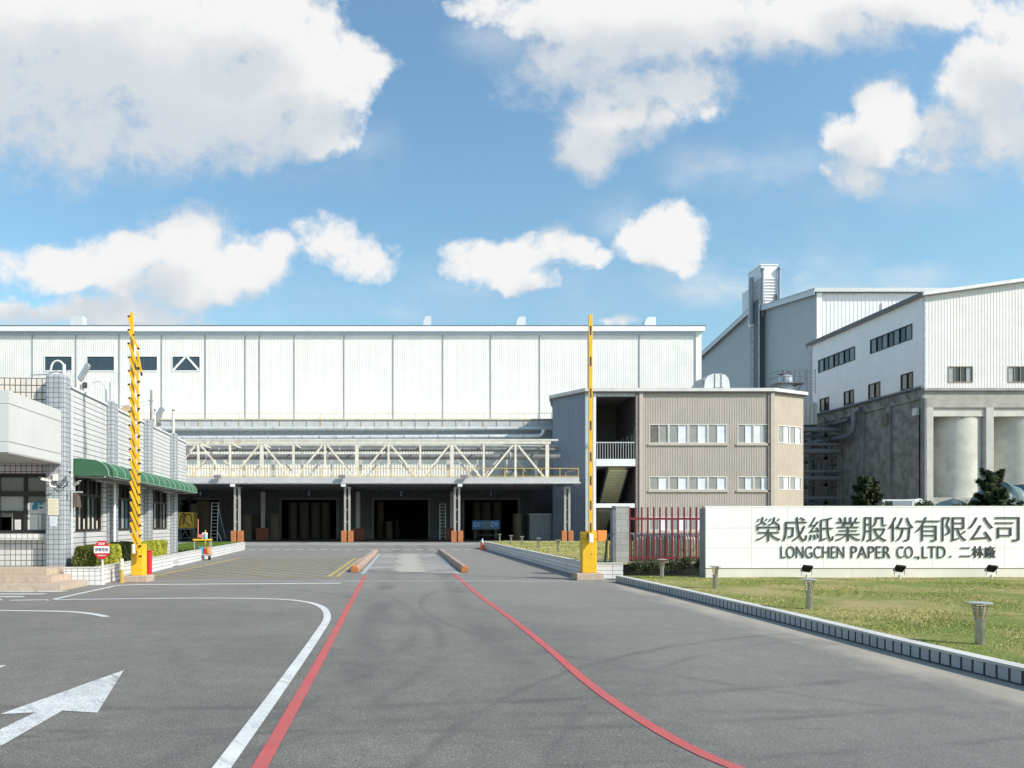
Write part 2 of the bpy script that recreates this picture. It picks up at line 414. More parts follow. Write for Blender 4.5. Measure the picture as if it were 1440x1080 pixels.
pale_concrete = mat('pale concrete', (.50, .49, .46), .85, .1, 1.2, streak=.4, scol=(.27, .25, .22), bump=.2)
dark_concrete = mat('stained concrete', (.20, .20, .195), .85, .35, .9, streak=1.0, scol=(.05, .05, .05), bump=.3)
silo_conc = mat('silo concrete', (.58, .565, .51), .85, .12, .8, streak=.7, scol=(.25, .24, .22), bump=.2)
beige = mat('beige cladding', (.415, .365, .32), .5, .05, .7, streak=.3, scol=(.27, .22, .19))
beige_trim = mat('beige trim', (.50, .435, .375), .5, .05)
blue_clad = mat('slate blue cladding', (.215, .255, .32), .5, .07, .6, streak=.5, scol=(.14, .16, .20))
shade_clad = mat('shaded hall cladding', (.37, .41, .44), .5, .05, .4, streak=.2)  # hall sides, their bluish shade put into the base colour
roof_grey = mat('roof sheet', (.50, .51, .52), .5, .1)
black = mat('black plastic', (.010, .010, .011), .75, .2, spec=.2)
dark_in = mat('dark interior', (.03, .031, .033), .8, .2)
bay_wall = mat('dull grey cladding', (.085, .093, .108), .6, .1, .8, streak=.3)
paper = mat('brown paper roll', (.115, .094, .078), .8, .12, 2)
paper_dark = mat('mid brown paper', (.22, .19, .16), .8, .12, 2)  # unused brown tone, lighter than the paper of the rolls
pane_dark = glassmat('dark glass', (.035, .055, .075))
pane_black = glassmat('black glass', (.010, .011, .012), .08)
pane_grey = glassmat('grey curtain glass', (.29, .29, .285), .12, .5)
pane_white = glassmat('white blind glass', (.70, .73, .78), .12, .5)
pane_gatehouse = glassmat('tinted glass', (.13, .145, .155), .06)
pane_blue = glassmat('blue curtain glass', (.06, .17, .24), .08)
pane_lightgrey = glassmat('pale blind glass', (.36, .38, .39), .1, .5)
frame_dark = mat('dark window frame', (.025, .023, .02), .45, .15)
frame_cream = mat('cream window frame', (.70, .68, .63), .5, .05)
frame_white = mat('white window frame', (.75, .76, .77), .5, .05)
sign_white = mat('white sign panel', (.86, .85, .83), .42, .025, 1.2, streak=.16, scol=(.6, .58, .54))
letter_metal = mat('grey letter metal', (.062, .068, .070), .45, .15, 5, metal=.1)
stainless = mat('stainless steel', (.40, .375, .335), .33, .1, 8, metal=.75)
red_paint = mat('dark red paint', (.19, .022, .035), .42, .1, 4)
bright_red = mat('bright red paint', (.62, .018, .025), .4, .08)
sign_face_white = mat('white sign face', (.80, .80, .80), .4, .03)
granite = mat('peach granite', (.46, .36, .285), .6, .12, 9, streak=.3, scol=(.3, .22, .17))
cream_panel = mat('white aluminium panel', (.54, .545, .54), .45, .035, 1.0, streak=.28, scol=(.42, .40, .36))
fabric_green = mat('green awning fabric', (.036, .12, .062), .75, .12, 2, streak=.3, scol=(.03, .09, .05))
fabric_pip = mat('pale green piping', (.22, .33, .27), .6, .1)
block = tile('split concrete block', (.40, .405, .395), (.33, .335, .325), (.25, .25, .245), .40, .19, .008, .5, .85, .5)
tile_white = tile('white wall tile', (.72, .70, .69), (.66, .645, .64), (.15, .15, .16), .14, .15, .011, 0, .3, .3)
tile_grey = tile('grey wall tile', (.40, .425, .46), (.345, .365, .40), (.13, .135, .15), .13, .13, .009, 0, .3, .3)
tile_long = tile('long white wall tile', (.62, .615, .62), (.57, .565, .57), (.14, .14, .155), 6.0, .15, .011, 0, .3, .4)
tile_sunlit = tile('sun warmed white wall tile', (.76, .68, .61), (.70, .63, .57), (.10, .095, .09), .14, .19, .013, 0, .3, .2)  # white parapet tile with the warm sunlight put into its colour
tile_kerb = tile('grey kerb tile', (.40, .42, .46), (.35, .37, .405), (.03, .03, .035), .155, .5, .016, 0, .35, .3)
tile_course = tile('white planter tile', (.74, .735, .73), (.70, .695, .69), (.22, .21, .22), 3.0, .12, .008, 0, .3, .35)
tile_wash = tile('white square tile', (.74, .735, .73), (.70, .695, .69), (.24, .23, .24), .145, .12, .008, 0, .3, .3)

# ------------------------------------------------------------------ asphalt, lawn and ground materials
def asphalt_mat():
    m, t, p = new_mat('asphalt')
    co = nd(t, 'ShaderNodeTexCoord', out=3)
    sp = t.nodes.new('ShaderNodeSeparateXYZ'); t.links.new(co, sp.inputs[0]); x, y = sp.outputs[0], sp.outputs[1]
    n1 = nd(t, 'ShaderNodeTexNoise', Vector=co, Scale=75.0, Detail=3.0, Roughness=.7)
    vo = nd(t, 'ShaderNodeTexVoronoi', out=1, Vector=co, Scale=95.0)
    n2 = nd(t, 'ShaderNodeTexNoise', Vector=co, Scale=.35, Detail=5.0, Roughness=.6)
    n4 = nd(t, 'ShaderNodeTexNoise', Vector=co, Scale=3.0, Detail=6.0, Roughness=.65)
    c = mixc(t, mapr(t, n1, .28, .72), (.088, .0815, .074), (.232, .218, .198))
    vs = nd(t, 'ShaderNodeSeparateColor', Color=vo)
    c = mixc(t, mth(t, 'MULTIPLY', mapr(t, vs, .86, .99), .55), c, (.34, .33, .31))
    c = mixc(t, mth(t, 'MULTIPLY', mapr(t, vs, .16, .0), .5), c, (.035, .036, .038))
    c = mixc(t, mapr(t, n2, .3, .7), mixc(t, 1.0, c, (.86, .865, .875), 'MULTIPLY'), mixc(t, 1.0, c, (1.12, 1.11, 1.09), 'MULTIPLY'))
    c = mixc(t, mapr(t, n4, .35, .7), mixc(t, 1.0, c, (.90, .90, .90), 'MULTIPLY'), mixc(t, 1.0, c, (1.07, 1.07, 1.07), 'MULTIPLY'))
    # paler surfacing beyond the gate line and on the right-hand lane
    f = mth(t, 'MULTIPLY', mapr(t, mth(t, 'ADD', y, mth(t, 'MULTIPLY', n2, 5.0)), 9.0, 24.0), .42)
    c = mixc(t, f, c, (.268, .25, .226))
    f = mth(t, 'MULTIPLY', mapr(t, mth(t, 'ADD', x, mth(t, 'MULTIPLY', n2, 2.0)), 2.6, 4.4), .22)
    c = mixc(t, f, c, (.245, .234, .216))
    # tyre rubber: sweeping arcs of turning lorries and straight tracks towards the weighbridge
    wob = mth(t, 'MULTIPLY_ADD', n4, .16, -.08)
    n5 = nd(t, 'ShaderNodeTexNoise', Vector=vmul(t, co, (1.1, .5, 1)), Scale=1.0, Detail=4.0)
    rub = None
    for (ax, ay, rad, wd, st) in ((-2.2, 27.0, 20.6, .20, .5), (-1.2, 27.4, 21.75, .16, .42), (-1.0, 27.0, 22.2, .14, .34), (9.0, 2.0, 9.4, .16, .45), (9.4, 2.2, 8.9, .12, .3), (-14, 12, 14.2, .25, .35), (3.5, -16, 22.3, .2, .3), (10.5, 14.5, 10.2, .2, .34), (-9.5, 10.5, 10.0, .22, .34)):
        d = nd(t, 'ShaderNodeVectorMath', out=1, operation='DISTANCE', i0=co, i1=(ax, ay, 0))
        d = mth(t, 'ABSOLUTE', mth(t, 'ADD', mth(t, 'SUBTRACT', d, rad), wob))
        k = mth(t, 'MULTIPLY', mapr(t, d, wd * .62, 0), st)
        rub = k if rub is None else mth(t, 'MAXIMUM', rub, k)
    for tx in (-.5, 1.25):
        d = mth(t, 'ABSOLUTE', mth(t, 'ADD', mth(t, 'SUBTRACT', x, tx), mth(t, 'MULTIPLY', wob, 2.5)))
        k = mth(t, 'MULTIPLY', mapr(t, d, .42, .05), mth(t, 'MULTIPLY', mapr(t, y, 5, 11), .42))
        rub = mth(t, 'MAXIMUM', rub, k)
    rub = mth(t, 'MULTIPLY', rub, mapr(t, n5, .3, .62))
    c = mixc(t, rub, c, (.066, .066, .066))
    # short dark scuffs lying across the lanes
    n6 = nd(t, 'ShaderNodeTexNoise', Vector=vmul(t, co, (.8, 5.5, 1)), Scale=1.0, Detail=3.0, Roughness=.6)
    c = mixc(t, mth(t, 'MULTIPLY', mapr(t, n6, .68, .76), .6), c, (.05, .05, .05))
    n7 = nd(t, 'ShaderNodeTexNoise', Vector=co, Scale=2.6, Detail=4.0, Roughness=.75)
    c = mixc(t, mth(t, 'MULTIPLY', mapr(t, n7, .70, .76), .55), c, (.05, .048, .045))
    n8 = nd(t, 'ShaderNodeTexVoronoi', feature='DISTANCE_TO_EDGE', Vector=nd(t, 'ShaderNodeVectorMath', operation='ADD', i0=co, i1=nd(t, 'ShaderNodeVectorMath', operation='SCALE', i0=nd(t, 'ShaderNodeTexNoise', out=1, Vector=co, Scale=1.2, Detail=4.0))), Scale=.16)
    c = mixc(t, mth(t, 'MULTIPLY', mapr(t, n8, .0045, .001), mth(t, 'MULTIPLY', mapr(t, n2, .45, .6), .16)), c, (.04, .04, .04))
    # blown sand collected along the right-hand kerb
    n3 = nd(t, 'ShaderNodeTexNoise', Vector=vmul(t, co, (1.5, .55, 1)), Scale=1.4, Detail=6.0, Roughness=.65)
    e = mth(t, 'MULTIPLY_ADD', n3, 1.5, x)
    f = mth(t, 'MULTIPLY', mapr(t, e, 5.75, 6.65), mapr(t, y, 20.5, 18.5))
    c = mixc(t, mth(t, 'MULTIPLY', f, .8), c, (.40, .36, .295))
    setin(t, p, 'Base Color', c); p.inputs['Roughness'].default_value = .82; p.inputs['Specular IOR Level'].default_value = .35
    h = mth(t, 'ADD', n1, mth(t, 'MULTIPLY', vs, .35))
    setin(t, p, 'Normal', nd(t, 'ShaderNodeBump', Strength=.8, Distance=.007, Height=h))
    return m
def paint_mat(name, col, wear=.5, under=(.12, .118, .114), scuff=.35):
    m, t, p = new_mat(name)
    co = nd(t, 'ShaderNodeTexCoord', out=3)
    n1 = nd(t, 'ShaderNodeTexNoise', Vector=co, Scale=55.0, Detail=4.0, Roughness=.7)
    n2 = nd(t, 'ShaderNodeTexNoise', Vector=co, Scale=2.2, Detail=5.0, Roughness=.65)
    n3 = nd(t, 'ShaderNodeTexNoise', Vector=nd(t, 'ShaderNodeVectorRotate', rotation_type='Z_AXIS', Vector=vmul(t, co, (1, 1, 1)), Angle=.6), Scale=6.0, Detail=5.0, Roughness=.7)
    c = mixc(t, mapr(t, n2, .3, .7), tuple(v * .86 for v in col), col)
    f = mth(t, 'MULTIPLY', mapr(t, mth(t, 'ADD', mth(t, 'MULTIPLY', n1, .45), mth(t, 'MULTIPLY', n3, .55)), .54, .68), wear)
    c = mixc(t, f, c, under)
    sv = vmul(t, nd(t, 'ShaderNodeVectorRotate', rotation_type='Z_AXIS', Vector=co, Angle=.9), (.7, 4.5, 1))
    nc = nd(t, 'ShaderNodeTexNoise', Vector=co, Scale=95.0, Detail=2.0, Roughness=.6)
    nl = nd(t, 'ShaderNodeTexNoise', Vector=co, Scale=.9, Detail=4.0, Roughness=.6)
    c = mixc(t, mth(t, 'MULTIPLY', mapr(t, mth(t, 'ADD', nc, mth(t, 'MULTIPLY', nl, .35)), .70, .80), min(1, wear * .65)), c, under)
    n4 = nd(t, 'ShaderNodeTexNoise', Vector=sv, Scale=1.6, Detail=8.0, Roughness=.72)
    c = mixc(t, mth(t, 'MULTIPLY', mapr(t, n4, .52, .66), scuff), c, (.17, .17, .18))
    setin(t, p, 'Base Color', c); p.inputs['Roughness'].default_value = .65
    setin(t, p, 'Normal', nd(t, 'ShaderNodeBump', Strength=.35, Distance=.004, Height=n1))
    return m
asphalt = asphalt_mat()
white_line = paint_mat('white road paint', (.66, .66, .65), .6)
worn_white = paint_mat('worn white road paint', (.64, .64, .63), 1.0, scuff=.75)
red_line = paint_mat('red road paint', (.50, .088, .085), .6)
yellow_line = paint_mat('yellow road paint', (.50, .35, .08), .9)
faded_yellow = paint_mat('faded yellow road paint', (.40, .345, .20), 1.0, (.20, .195, .185), .6)
def lawn_mat():
    m, t, p = new_mat('turf soil')
    co = nd(t, 'ShaderNodeTexCoord', out=3)
    n1 = nd(t, 'ShaderNodeTexNoise', Vector=co, Scale=.55, Detail=6.0, Roughness=.6)
    n2 = nd(t, 'ShaderNodeTexNoise', Vector=co, Scale=14.0, Detail=5.0, Roughness=.7)
    c = mixc(t, mapr(t, n1, .38, .62), (.40, .33, .15), (.19, .24, .06))
    c = mixc(t, mapr(t, n2, .35, .75), mixc(t, 1.0, c, (.7, .7, .7), 'MULTIPLY'), c)
    setin(t, p, 'Base Color', c); p.inputs['Roughness'].default_value = .95; p.inputs['Specular IOR Level'].default_value = .1
    setin(t, p, 'Normal', nd(t, 'ShaderNodeBump', Strength=.8, Distance=.03, Height=n2))
    return m
def blade_mat():
    m, t, p = new_mat('grass blades')
    co = nd(t, 'ShaderNodeTexCoord', out=3)
    n1 = nd(t, 'ShaderNodeTexNoise', Vector=vmul(t, co, (.7, 1.3, 1)), Scale=.55, Detail=5.0, Roughness=.6)
    rp = nd(t, 'ShaderNodeNewGeometry', out=8)
    f = mth(t, 'ADD', mapr(t, n1, .36, .64), mth(t, 'MULTIPLY_ADD', rp, .7, -.35), clamp=True)
    c = mixc(t, f, (.54, .46, .20), (.28, .32, .08))
    c = mixc(t, mapr(t, rp, .93, 1.0), c, (.62, .54, .33))
    setin(t, p, 'Base Color', c); p.inputs['Roughness'].default_value = .7; p.inputs['Specular IOR Level'].default_value = .2
    return m
turf = lawn_mat(); blades = blade_mat()
bare = mat('bare ground', (.20, .18, .15), .95, .25, .2)
slab_conc = mat('trafficked concrete', (.27, .26, .24), .85, .22, .45, bump=.3, bscale=30)
plate_conc = mat('weighbridge deck', (.25, .24, .225), .8, .30, .35, bump=.3, bscale=30)

# ------------------------------------------------------------------ ground, road, lawns
struct('ground', MB().box(-2500, 2500, -2500, 2500, -1.2, -.012), bare)
struct('road', MB().add([(-40, -14, 0), (60, -14, 0), (60, 62, 0), (-40, 62, 0)], [(0, 1, 2, 3)]), asphalt)
struct('road_apron', MB().add([(-32, 54, .004), (16, 54, .004), (16, 62.2, .004), (-32, 62.2, .004)], [(0, 1, 2, 3)]), slab_conc)
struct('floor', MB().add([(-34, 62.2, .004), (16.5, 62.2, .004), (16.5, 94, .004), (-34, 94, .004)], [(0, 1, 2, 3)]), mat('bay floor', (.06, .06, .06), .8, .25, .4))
LAWN = [(5.86, 20.2), (6.12, 16), (6.16, 12), (6.14, 9.0), (6.2, 7), (6.35, 3), (6.6, -6), (26, -6), (26, 20.2)]
LZ = .165
mb = MB()
nx, ny = 60, 80                                     # gently uneven turf
def turf_grid(mb, xl, xr, y0, y1, z, nx, ny, amp):
    vs = []
    for j in range(ny + 1):
        y = y0 + (y1 - y0) * j / ny
        a, b = xl(y), xr(y)
        for i in range(nx + 1):
            x = a + (b - a) * i / nx
            e = min(1, min(i, nx - i) / 4)
            vs.append((x, y, z + e * amp * (math.sin(x * 1.3 + y * .7) + math.sin(y * 1.9 - x * .6) * .7 + math.sin(x * 3.1 + y * 2.3) * .4)))
    mb.add(vs, [(j*(nx+1)+i, j*(nx+1)+i+1, (j+1)*(nx+1)+i+1, (j+1)*(nx+1)+i) for j in range(ny) for i in range(nx)], 0, True)
ki_y = np.array([-6, 3, 7, 9, 12, 16, 20.2]); ki_x = np.array([6.60, 6.33, 6.18, 6.12, 6.14, 6.04, 5.84])
kx = lambda y: float(np.interp(y, ki_y, ki_x))
turf_grid(mb, lambda y: kx(y) + .05, lambda y: 26, -6, 20.3, LZ, 70, 90, .012)
struct('lawn', mb, turf)
mb = MB()
IZ = .43
ix = lambda y: 5.28 - (y - 21.2) * .0135
turf_grid(mb, lambda y: ix(y) + .1, lambda y: 17.0, 21.6, 48.6, IZ - .02, 40, 60, .01)
struct('lawn', mb, turf)
def grass(name, n, xl, xr, y0, y1, z, hmin, hmax, wd, ymix):
    y = y0 + (y1 - y0) * rng.random(n) ** ymix
    a = np.array([xl(q) for q in y]); b = np.array([xr(q) for q in y])
    x = a + (b - a) * rng.random(n)
    h = rng.uniform(hmin, hmax, n) * (1 + .5 * np.sin(x * 2.1 + y * 1.3) * np.sin(y * 3.3))
    ang = rng.uniform(0, 2 * np.pi, n); ln = rng.normal(0, .7, (n, 2)) * h[:, None]
    base = np.stack([x, y, np.full(n, z)], 1); dx = np.stack([np.cos(ang), np.sin(ang), np.zeros(n)], 1) * (wd * rng.uniform(.6, 1.4, n))[:, None]
    tip = base + np.stack([ln[:, 0], ln[:, 1], h], 1)
    v = np.stack([base - dx, base + dx, tip], 1).reshape(-1, 3)
    me = bpy.data.meshes.new(name); me.vertices.add(3*n); me.vertices.foreach_set('co', v.astype(np.float32).ravel())
    me.loops.add(3*n); me.loops.foreach_set('vertex_index', np.arange(3*n, dtype=np.int32))
    me.polygons.add(n); me.polygons.foreach_set('loop_start', np.arange(0, 3*n, 3, dtype=np.int32))
    me.materials.append(blades); me.update(); me.validate()
    o = bpy.data.objects.new(name, me); C.objects.link(o); return o
tag(grass('grass', 260000, lambda y: kx(y) + .07, lambda y: min(22, 3 + y * 1.05), 4.5, 20.2, LZ - .006, .010, .030, .006, .8), 'short half dry grass on the front lawn before the white sign wall', 'grass', kind='stuff')
tag(grass('grass', 60000, lambda y: ix(y) + .12, lambda y: 16.5, 21.7, 48.4, IZ - .02, .02, .06, .012, .8), 'short dry grass on the raised lawn behind the slim yellow barrier', 'grass', kind='stuff')
# kerbs
mb = MB()
ys = np.linspace(-6, 20.2, 66)
for a, b in zip(ys[:-1], ys[1:]):
    xa, xb = kx(a), kx(b)
    q = [(xa-.09, a), (xb-.09, b), (xb+.06, b), (xa+.06, a)]
    mb.add([(x, y, 0) for x, y in q] + [(x, y, .15) for x, y in q], [(0,1,5,4), (1,2,6,5), (2,3,7,6), (3,0,4,7)], 0)
    q = [(xa-.105, a), (xb-.105, b), (xb+.07, b), (xa+.07, a)]
    mb.add([(x, y, .15) for x, y in q] + [(x, y, .18) for x, y in q], [(0,1,5,4), (4,5,6,7), (1,2,6,5), (2,3,7,6), (3,0,4,7)], 1)
struct('kerb', mb, [tile_kerb, pale_concrete])
mb = MB()
def run_kerb(mb, pts, th, z0, z1, cap=.04):
    for (x0, y0), (x1, y1) in zip(pts[:-1], pts[1:]):
        u = Vector((x1-x0, y1-y0)).normalized(); n = Vector((-u.y, u.x)) * th
        q = [(x0, y0), (x1, y1), (x1+n.x, y1+n.y), (x0+n.x, y0+n.y)]
        s = 1 if True else -1
        mb.add([(x, y, z0) for x, y in q] + [(x, y, z1-cap) for x, y in q], [(0,1,5,4), (1,2,6,5), (2,3,7,6), (3,0,4,7)], 0)
        q = [(x0-n.x*.08, y0-n.y*.08), (x1-n.x*.08, y1-n.y*.08), (x1+n.x, y1+n.y), (x0+n.x, y0+n.y)]
        mb.add([(x, y, z1-cap) for x, y in q] + [(x, y, z1) for x, y in q], [(0,1,5,4), (4,5,6,7), (1,2,6,5), (2,3,7,6), (3,0,4,7)], 1)
run_kerb(mb, [(ix(48.6), 48.6), (ix(21.4), 21.4), (6.3, 21.4)], .15, 0, .46)
mb.f = [f for f in mb.f]
struct('kerb', mb, [tile_course, pale_concrete])
mb = MB(); run_kerb(mb, [(16.9, 48.6), (ix(48.6) + .16, 48.6)], .12, 0, .44); struct('kerb', mb, [pale_concrete, pale_concrete])

# ------------------------------------------------------------------ road markings
def ribbon(mb, pts, wd, z=.005, dash=None, m=0):
    pts = [Vector((p[0], p[1])) for p in pts]
    L = []; n = len(pts)
    for i, p in enumerate(pts):
        d = (pts[min(i+1, n-1)] - pts[max(0, i-1)]).normalized(); nn = Vector((-d.y, d.x)) * wd / 2
        L += [(p.x+nn.x, p.y+nn.y, z), (p.x-nn.x, p.y-nn.y, z)]
    mb.add(L, [(2*i+1, 2*i+3, 2*i+2, 2*i) for i in range(n-1)], m)
def spline(pts, k=10):
    P = [Vector((p[0], p[1])) for p in pts]; P = [2*P[0]-P[1]] + P + [2*P[-1]-P[-2]]; out = []
    for i in range(1, len(P)-2):
        for j in range(k):
            t = j / k; a, b, c, d = P[i-1:i+3]
            out.append(.5 * (2*b + (c-a)*t + (2*a-5*b+4*c-d)*t*t + (3*b-a-3*c+d)*t**3))
    return out + [P[-2]]
mb = MB(); ribbon(mb, spline([(-1.22, 22.3), (-1.16, 19), (-1.09, 14.2), (-1.01, 9.6), (-.955, 4.9), (-.95, 2.5)]), .105); struct('red_road_line', mb, red_line)
mb = MB(); ribbon(mb, spline([(1.52, 23.4), (1.57, 21.0), (1.63, 16.6), (1.77, 12.6), (1.83, 9.4), (1.83, 7.5), (1.90, 6.2), (2.02, 5.3), (2.22, 4.7), (2.6, 4.0)]), .105); struct('red_road_line', mb, red_line)
mb = MB(); ribbon(mb, spline([(-1.18, 2.5), (-1.20, 4.85), (-1.22, 7.6), (-1.26, 10.6), (-1.33, 12.6), (-1.62, 14.2), (-2.15, 15.2), (-2.9, 15.65), (-4.2, 15.8), (-5.6, 15.7), (-8.2, 15.35)]), .125); struct('white_road_line', mb, white_line)
mb = MB(); ribbon(mb, spline([(-9.5, 13.7), (-7.4, 13.55), (-6.2, 13.4), (-5.6, 13.1), (-5.1, 12.65)]), .13); struct('white_road_line', mb, white_line)
mb = MB(); ribbon(mb, [(-7.4, 15.3), (-7.42, 18.95)], .12); ribbon(mb, [(-7.42, 19.0), (-7.0, 19.3), (-1.72, 19.72)], .22); struct('white_road_line', mb, white_line)
mb = MB()
for i in range(5):
    y = 17.35 - i * .62
    mb.add([(-14, y-.14, .005), (-8.05+.1*i - (17.35-y)*.32, y-.14, .005), (-7.95 - (17.35-y)*.32, y+.14, .005), (-14, y+.14, .005)], [(0,1,2,3)])
struct('crosswalk_road_marking', mb, worn_white)
mb = MB()
A = [G(*p) for p in ((174,943), (137,1003), (88,1000), (0,1050.5), (-60,1086), (-118,1079), (-45,1044), (0,1026.5), (50,1002.5), (0,1005))]
mb.add([(p.x, p.y, .005) for p in (A[0], A[9], A[8], A[2], A[1])], [(0,1,2,3,4)]); mb.add([(p.x, p.y, .005) for p in (A[8], A[7], A[6], A[5], A[4], A[3], A[2])], [(0,1,2,3,4,5,6)])
struct('arrow_road_marking', mb, worn_white)
mb = MB(); A = [G(*p) for p in ((9,936), (-8,943), (-40,952), (-70,950), (-60,938))]
mb.add([(p.x, p.y, .005) for p in reversed(A)], [(0,1,2,3,4)]); struct('arrow_road_marking', mb, worn_white)
mb = MB()
for i in range(19):
    x = -9.55 + i * .73
    mb.add([(x, 44.8, .005), (x+.40, 44.8, .005), (x+.40, 45.35, .005), (x, 45.35, .005)], [(0,1,2,3)])
struct('dashed_road_marking', mb, worn_white)
mb = MB()                                           # faded yellow box grid on the left lane
x0, x1, y0, y1 = -7.55, -2.35, 22.2, 34.0
def clip_diag(cx0, s):
    pts = []
    for yy in np.linspace(y0, y1, 60):
        xx = cx0 + s * (yy - y0)
        if x0 <= xx <= x1: pts.append((xx, yy))
    return pts
for k in np.arange(-17, 6, .8):
    for s in (.78, -.78):
        c0 = k if s > 0 else -k - 9.9
        P_ = clip_diag(c0, s)
        if len(P_) > 1: ribbon(mb, [P_[0], P_[-1]], .085, .005 if s > 0 else .009)
struct('hatched_road_marking', mb, faded_yellow)
mb = MB(); ribbon(mb, [(-7.62, 22.0), (-7.62, 34.2)], .14); ribbon(mb, [(x1+.05, y0), (x1+.05, y1)], .13); ribbon(mb, [(x1+.30, y0), (x1+.30, y1)], .10)
ribbon(mb, [(-7.5, 22.0), (-1.9, 22.0)], .12); struct('yellow_road_line', mb, yellow_line)
mb = MB(); mb.box(-8.0, 6.2, 20.45, 20.62, -.01, .006, 0); mb.box(-8.0, 6.2, 20.515, 20.555, -.008, .009, 1); struct('gate_track_road_line', mb, [mat('steel rail dusty', (.42, .42, .41), .5, .15, 2, metal=.2), dark_steel])
mb = MB(); mb.box(-1.28, 1.60, 23.8, 38.5, -.02, .012, 0); mb.box(-1.42, -1.285, 23.6, 38.7, -.02, .010, 1); mb.box(1.605, 1.74, 23.6, 38.7, -.02, .010, 1)
mb.box(-1.42, 1.74, 38.51, 38.70, -.02, .011, 1)
struct('weighbridge_pavement', mb, [plate_conc, steel])
mb = MB(); mb.add([(-1.0, 24.0, .0165), (1.3, 24.0, .0165), (1.3, 38.3, .0165), (-1.0, 38.3, .0165)], [(0, 1, 2, 3)]); pm, pt, pp = new_mat('dusty pale deck')
pco = nd(pt, 'ShaderNodeTexCoord', out=3); psp = pt.nodes.new('ShaderNodeSeparateXYZ'); pt.links.new(pco, psp.inputs[0])
pn = nd(pt, 'ShaderNodeTexNoise', Vector=vmul(pt, pco, (1.4, .35, 1)), Scale=1.6, Detail=7.0, Roughness=.65)
pd = mth(pt, 'ADD', mth(pt, 'ABSOLUTE', mth(pt, 'SUBTRACT', psp.outputs[0], .15)), mth(pt, 'MULTIPLY_ADD', pn, 1.1, -.55))
setin(pt, pp, 'Alpha', mth(pt, 'MULTIPLY', mapr(pt, pd, .85, .25), .85)); setin(pt, pp, 'Base Color', mixc(pt, pn, (.36, .335, .29), (.46, .43, .37))); pp.inputs['Roughness'].default_value = .9
struct('weighbridge_pavement_patch', mb, pm)
mb = MB(); mb.add([(4.25, 9.3, .005), (4.25+.55, 9.3, .005), (4.6+.55, 10.05, .005), (4.6, 10.05, .005)], [(0,1,2,3)])
for i in range(7): mb.box(5.15, 5.72, 9.72 + i*.09, 9.735 + i*.09, .002, .008, 1)
mb.f = mb.f[1:]; mb.m = mb.m[1:]; mb.s = mb.s[1:]
struct('drain_grate_road_marking', mb, [dark_steel, mat('dusty grate', (.30, .29, .27), .8, .15)])
# ================================================================== WAREHOUSE
wh = thing('warehouse', 'long white corrugated warehouse with dark vertical seams and loading bays', 'warehouse', (0, 82, 0))
WY = 82.0; WT = Z(466, WY); WX0, WX1 = X(-70, WY), X(981, WY)
wins = [(X(a, WY), X(b, WY), Z(521, WY), Z(501.5, WY)) for a, b in ((63, 101), (122.5, 160.5), (183, 221), (242.5, 281))]
seams = [-15, 46, 107, 168, 227.5, 289, 345, 365, 414, 484, 553, 623, 690, 759, 828, 899]
MB().corr((WX0, WY), (1, 0), WX1-WX0, 11.5, WT, .25, .014, [(a-WX0, b-WX0, c, d) for a, b, c, d in wins]).build('upper_wall', white_metal, wh)
for i, s in enumerate(seams):
    MB().box(X(s, WY)-.055, X(s, WY)+.055, WY-.075, WY-.001, 12.3 if s != 365 else 12.6, WT-.1).build('downpipe', seam_grey, wh)
mb = MB().box(WX1-.02, WX1+.35, WY-.1, WY+70, 11, WT); mb.build('gable_wall', white_metal, wh)
MB().box(WX1-.25, WX1+.38, WY-.14, WY-.101, 11, WT-.05).build('corner_trim', trim_white, wh)
mb = MB().add([(WX0, WY-.6, WT+.55), (WX1+.7, WY-.6, WT+.55), (WX1+.7, WY+34, WT+2.0), (WX0, WY+34, WT+2.0), (WX0, WY-.6, WT+.48), (WX1+.7, WY-.6, WT+.48), (WX1+.7, WY+34, WT+1.93), (WX0, WY+34, WT+1.93), (WX0, WY+70, WT+.5), (WX1+.7, WY+70, WT+.5)],
              [(0,1,2,3), (7,6,5,4), (0,4,5,1), (3,2,9,8), (1,5,6,2)])
rf = mb.build('roof', mat('dark roof edge', (.16, .20, .26), .5, .1), wh)
MB().box(WX0, WX1+.6, WY-.55, WY-.1, WT-.08, WT+.47).build('gutter', trim_white, wh)
MB().box(WX0, WX1, WY-.12, WY-.05, WT-.40, WT-.085).build('eave_shade', mat('pale blue eave shade', (.46, .56, .68), .5, .05), wh)  # blue shade under the gutter, built as a coloured strip
for i, (a, b, c, d) in enumerate(wins):
    mb = MB()
    for q in ((a-.08, b+.08, c-.12, c), (a-.06, b+.06, d, d+.06), (a-.06, a, c, d), (b, b+.06, c, d)): mb.box(q[0], q[1], WY-.06, WY+.08, q[2], q[3])
    wn = mb.build('window', trim_white, wh)
    MB().box(a, b, WY+.03, WY+.05, c, d).build('pane', pane_dark, wn)
    mb = MB()
    for k in range(1, 4): mb.box(a+(b-a)*k/4-.025, a+(b-a)*k/4+.025, WY+.005, WY+.029, c, d)
    mb.build('mullion', dark_steel, wn)
    if i == 3:
        mb = MB(); mb.beam((a+.1, WY-.02, c+.05), (a+1.45, WY-.02, d-.02), .22, .05); mb.beam((b-.1, WY-.02, c+.05), (a+1.62, WY-.02, d-.02), .22, .05)
        mb.build('diagonal_brace', trim_white, wn)
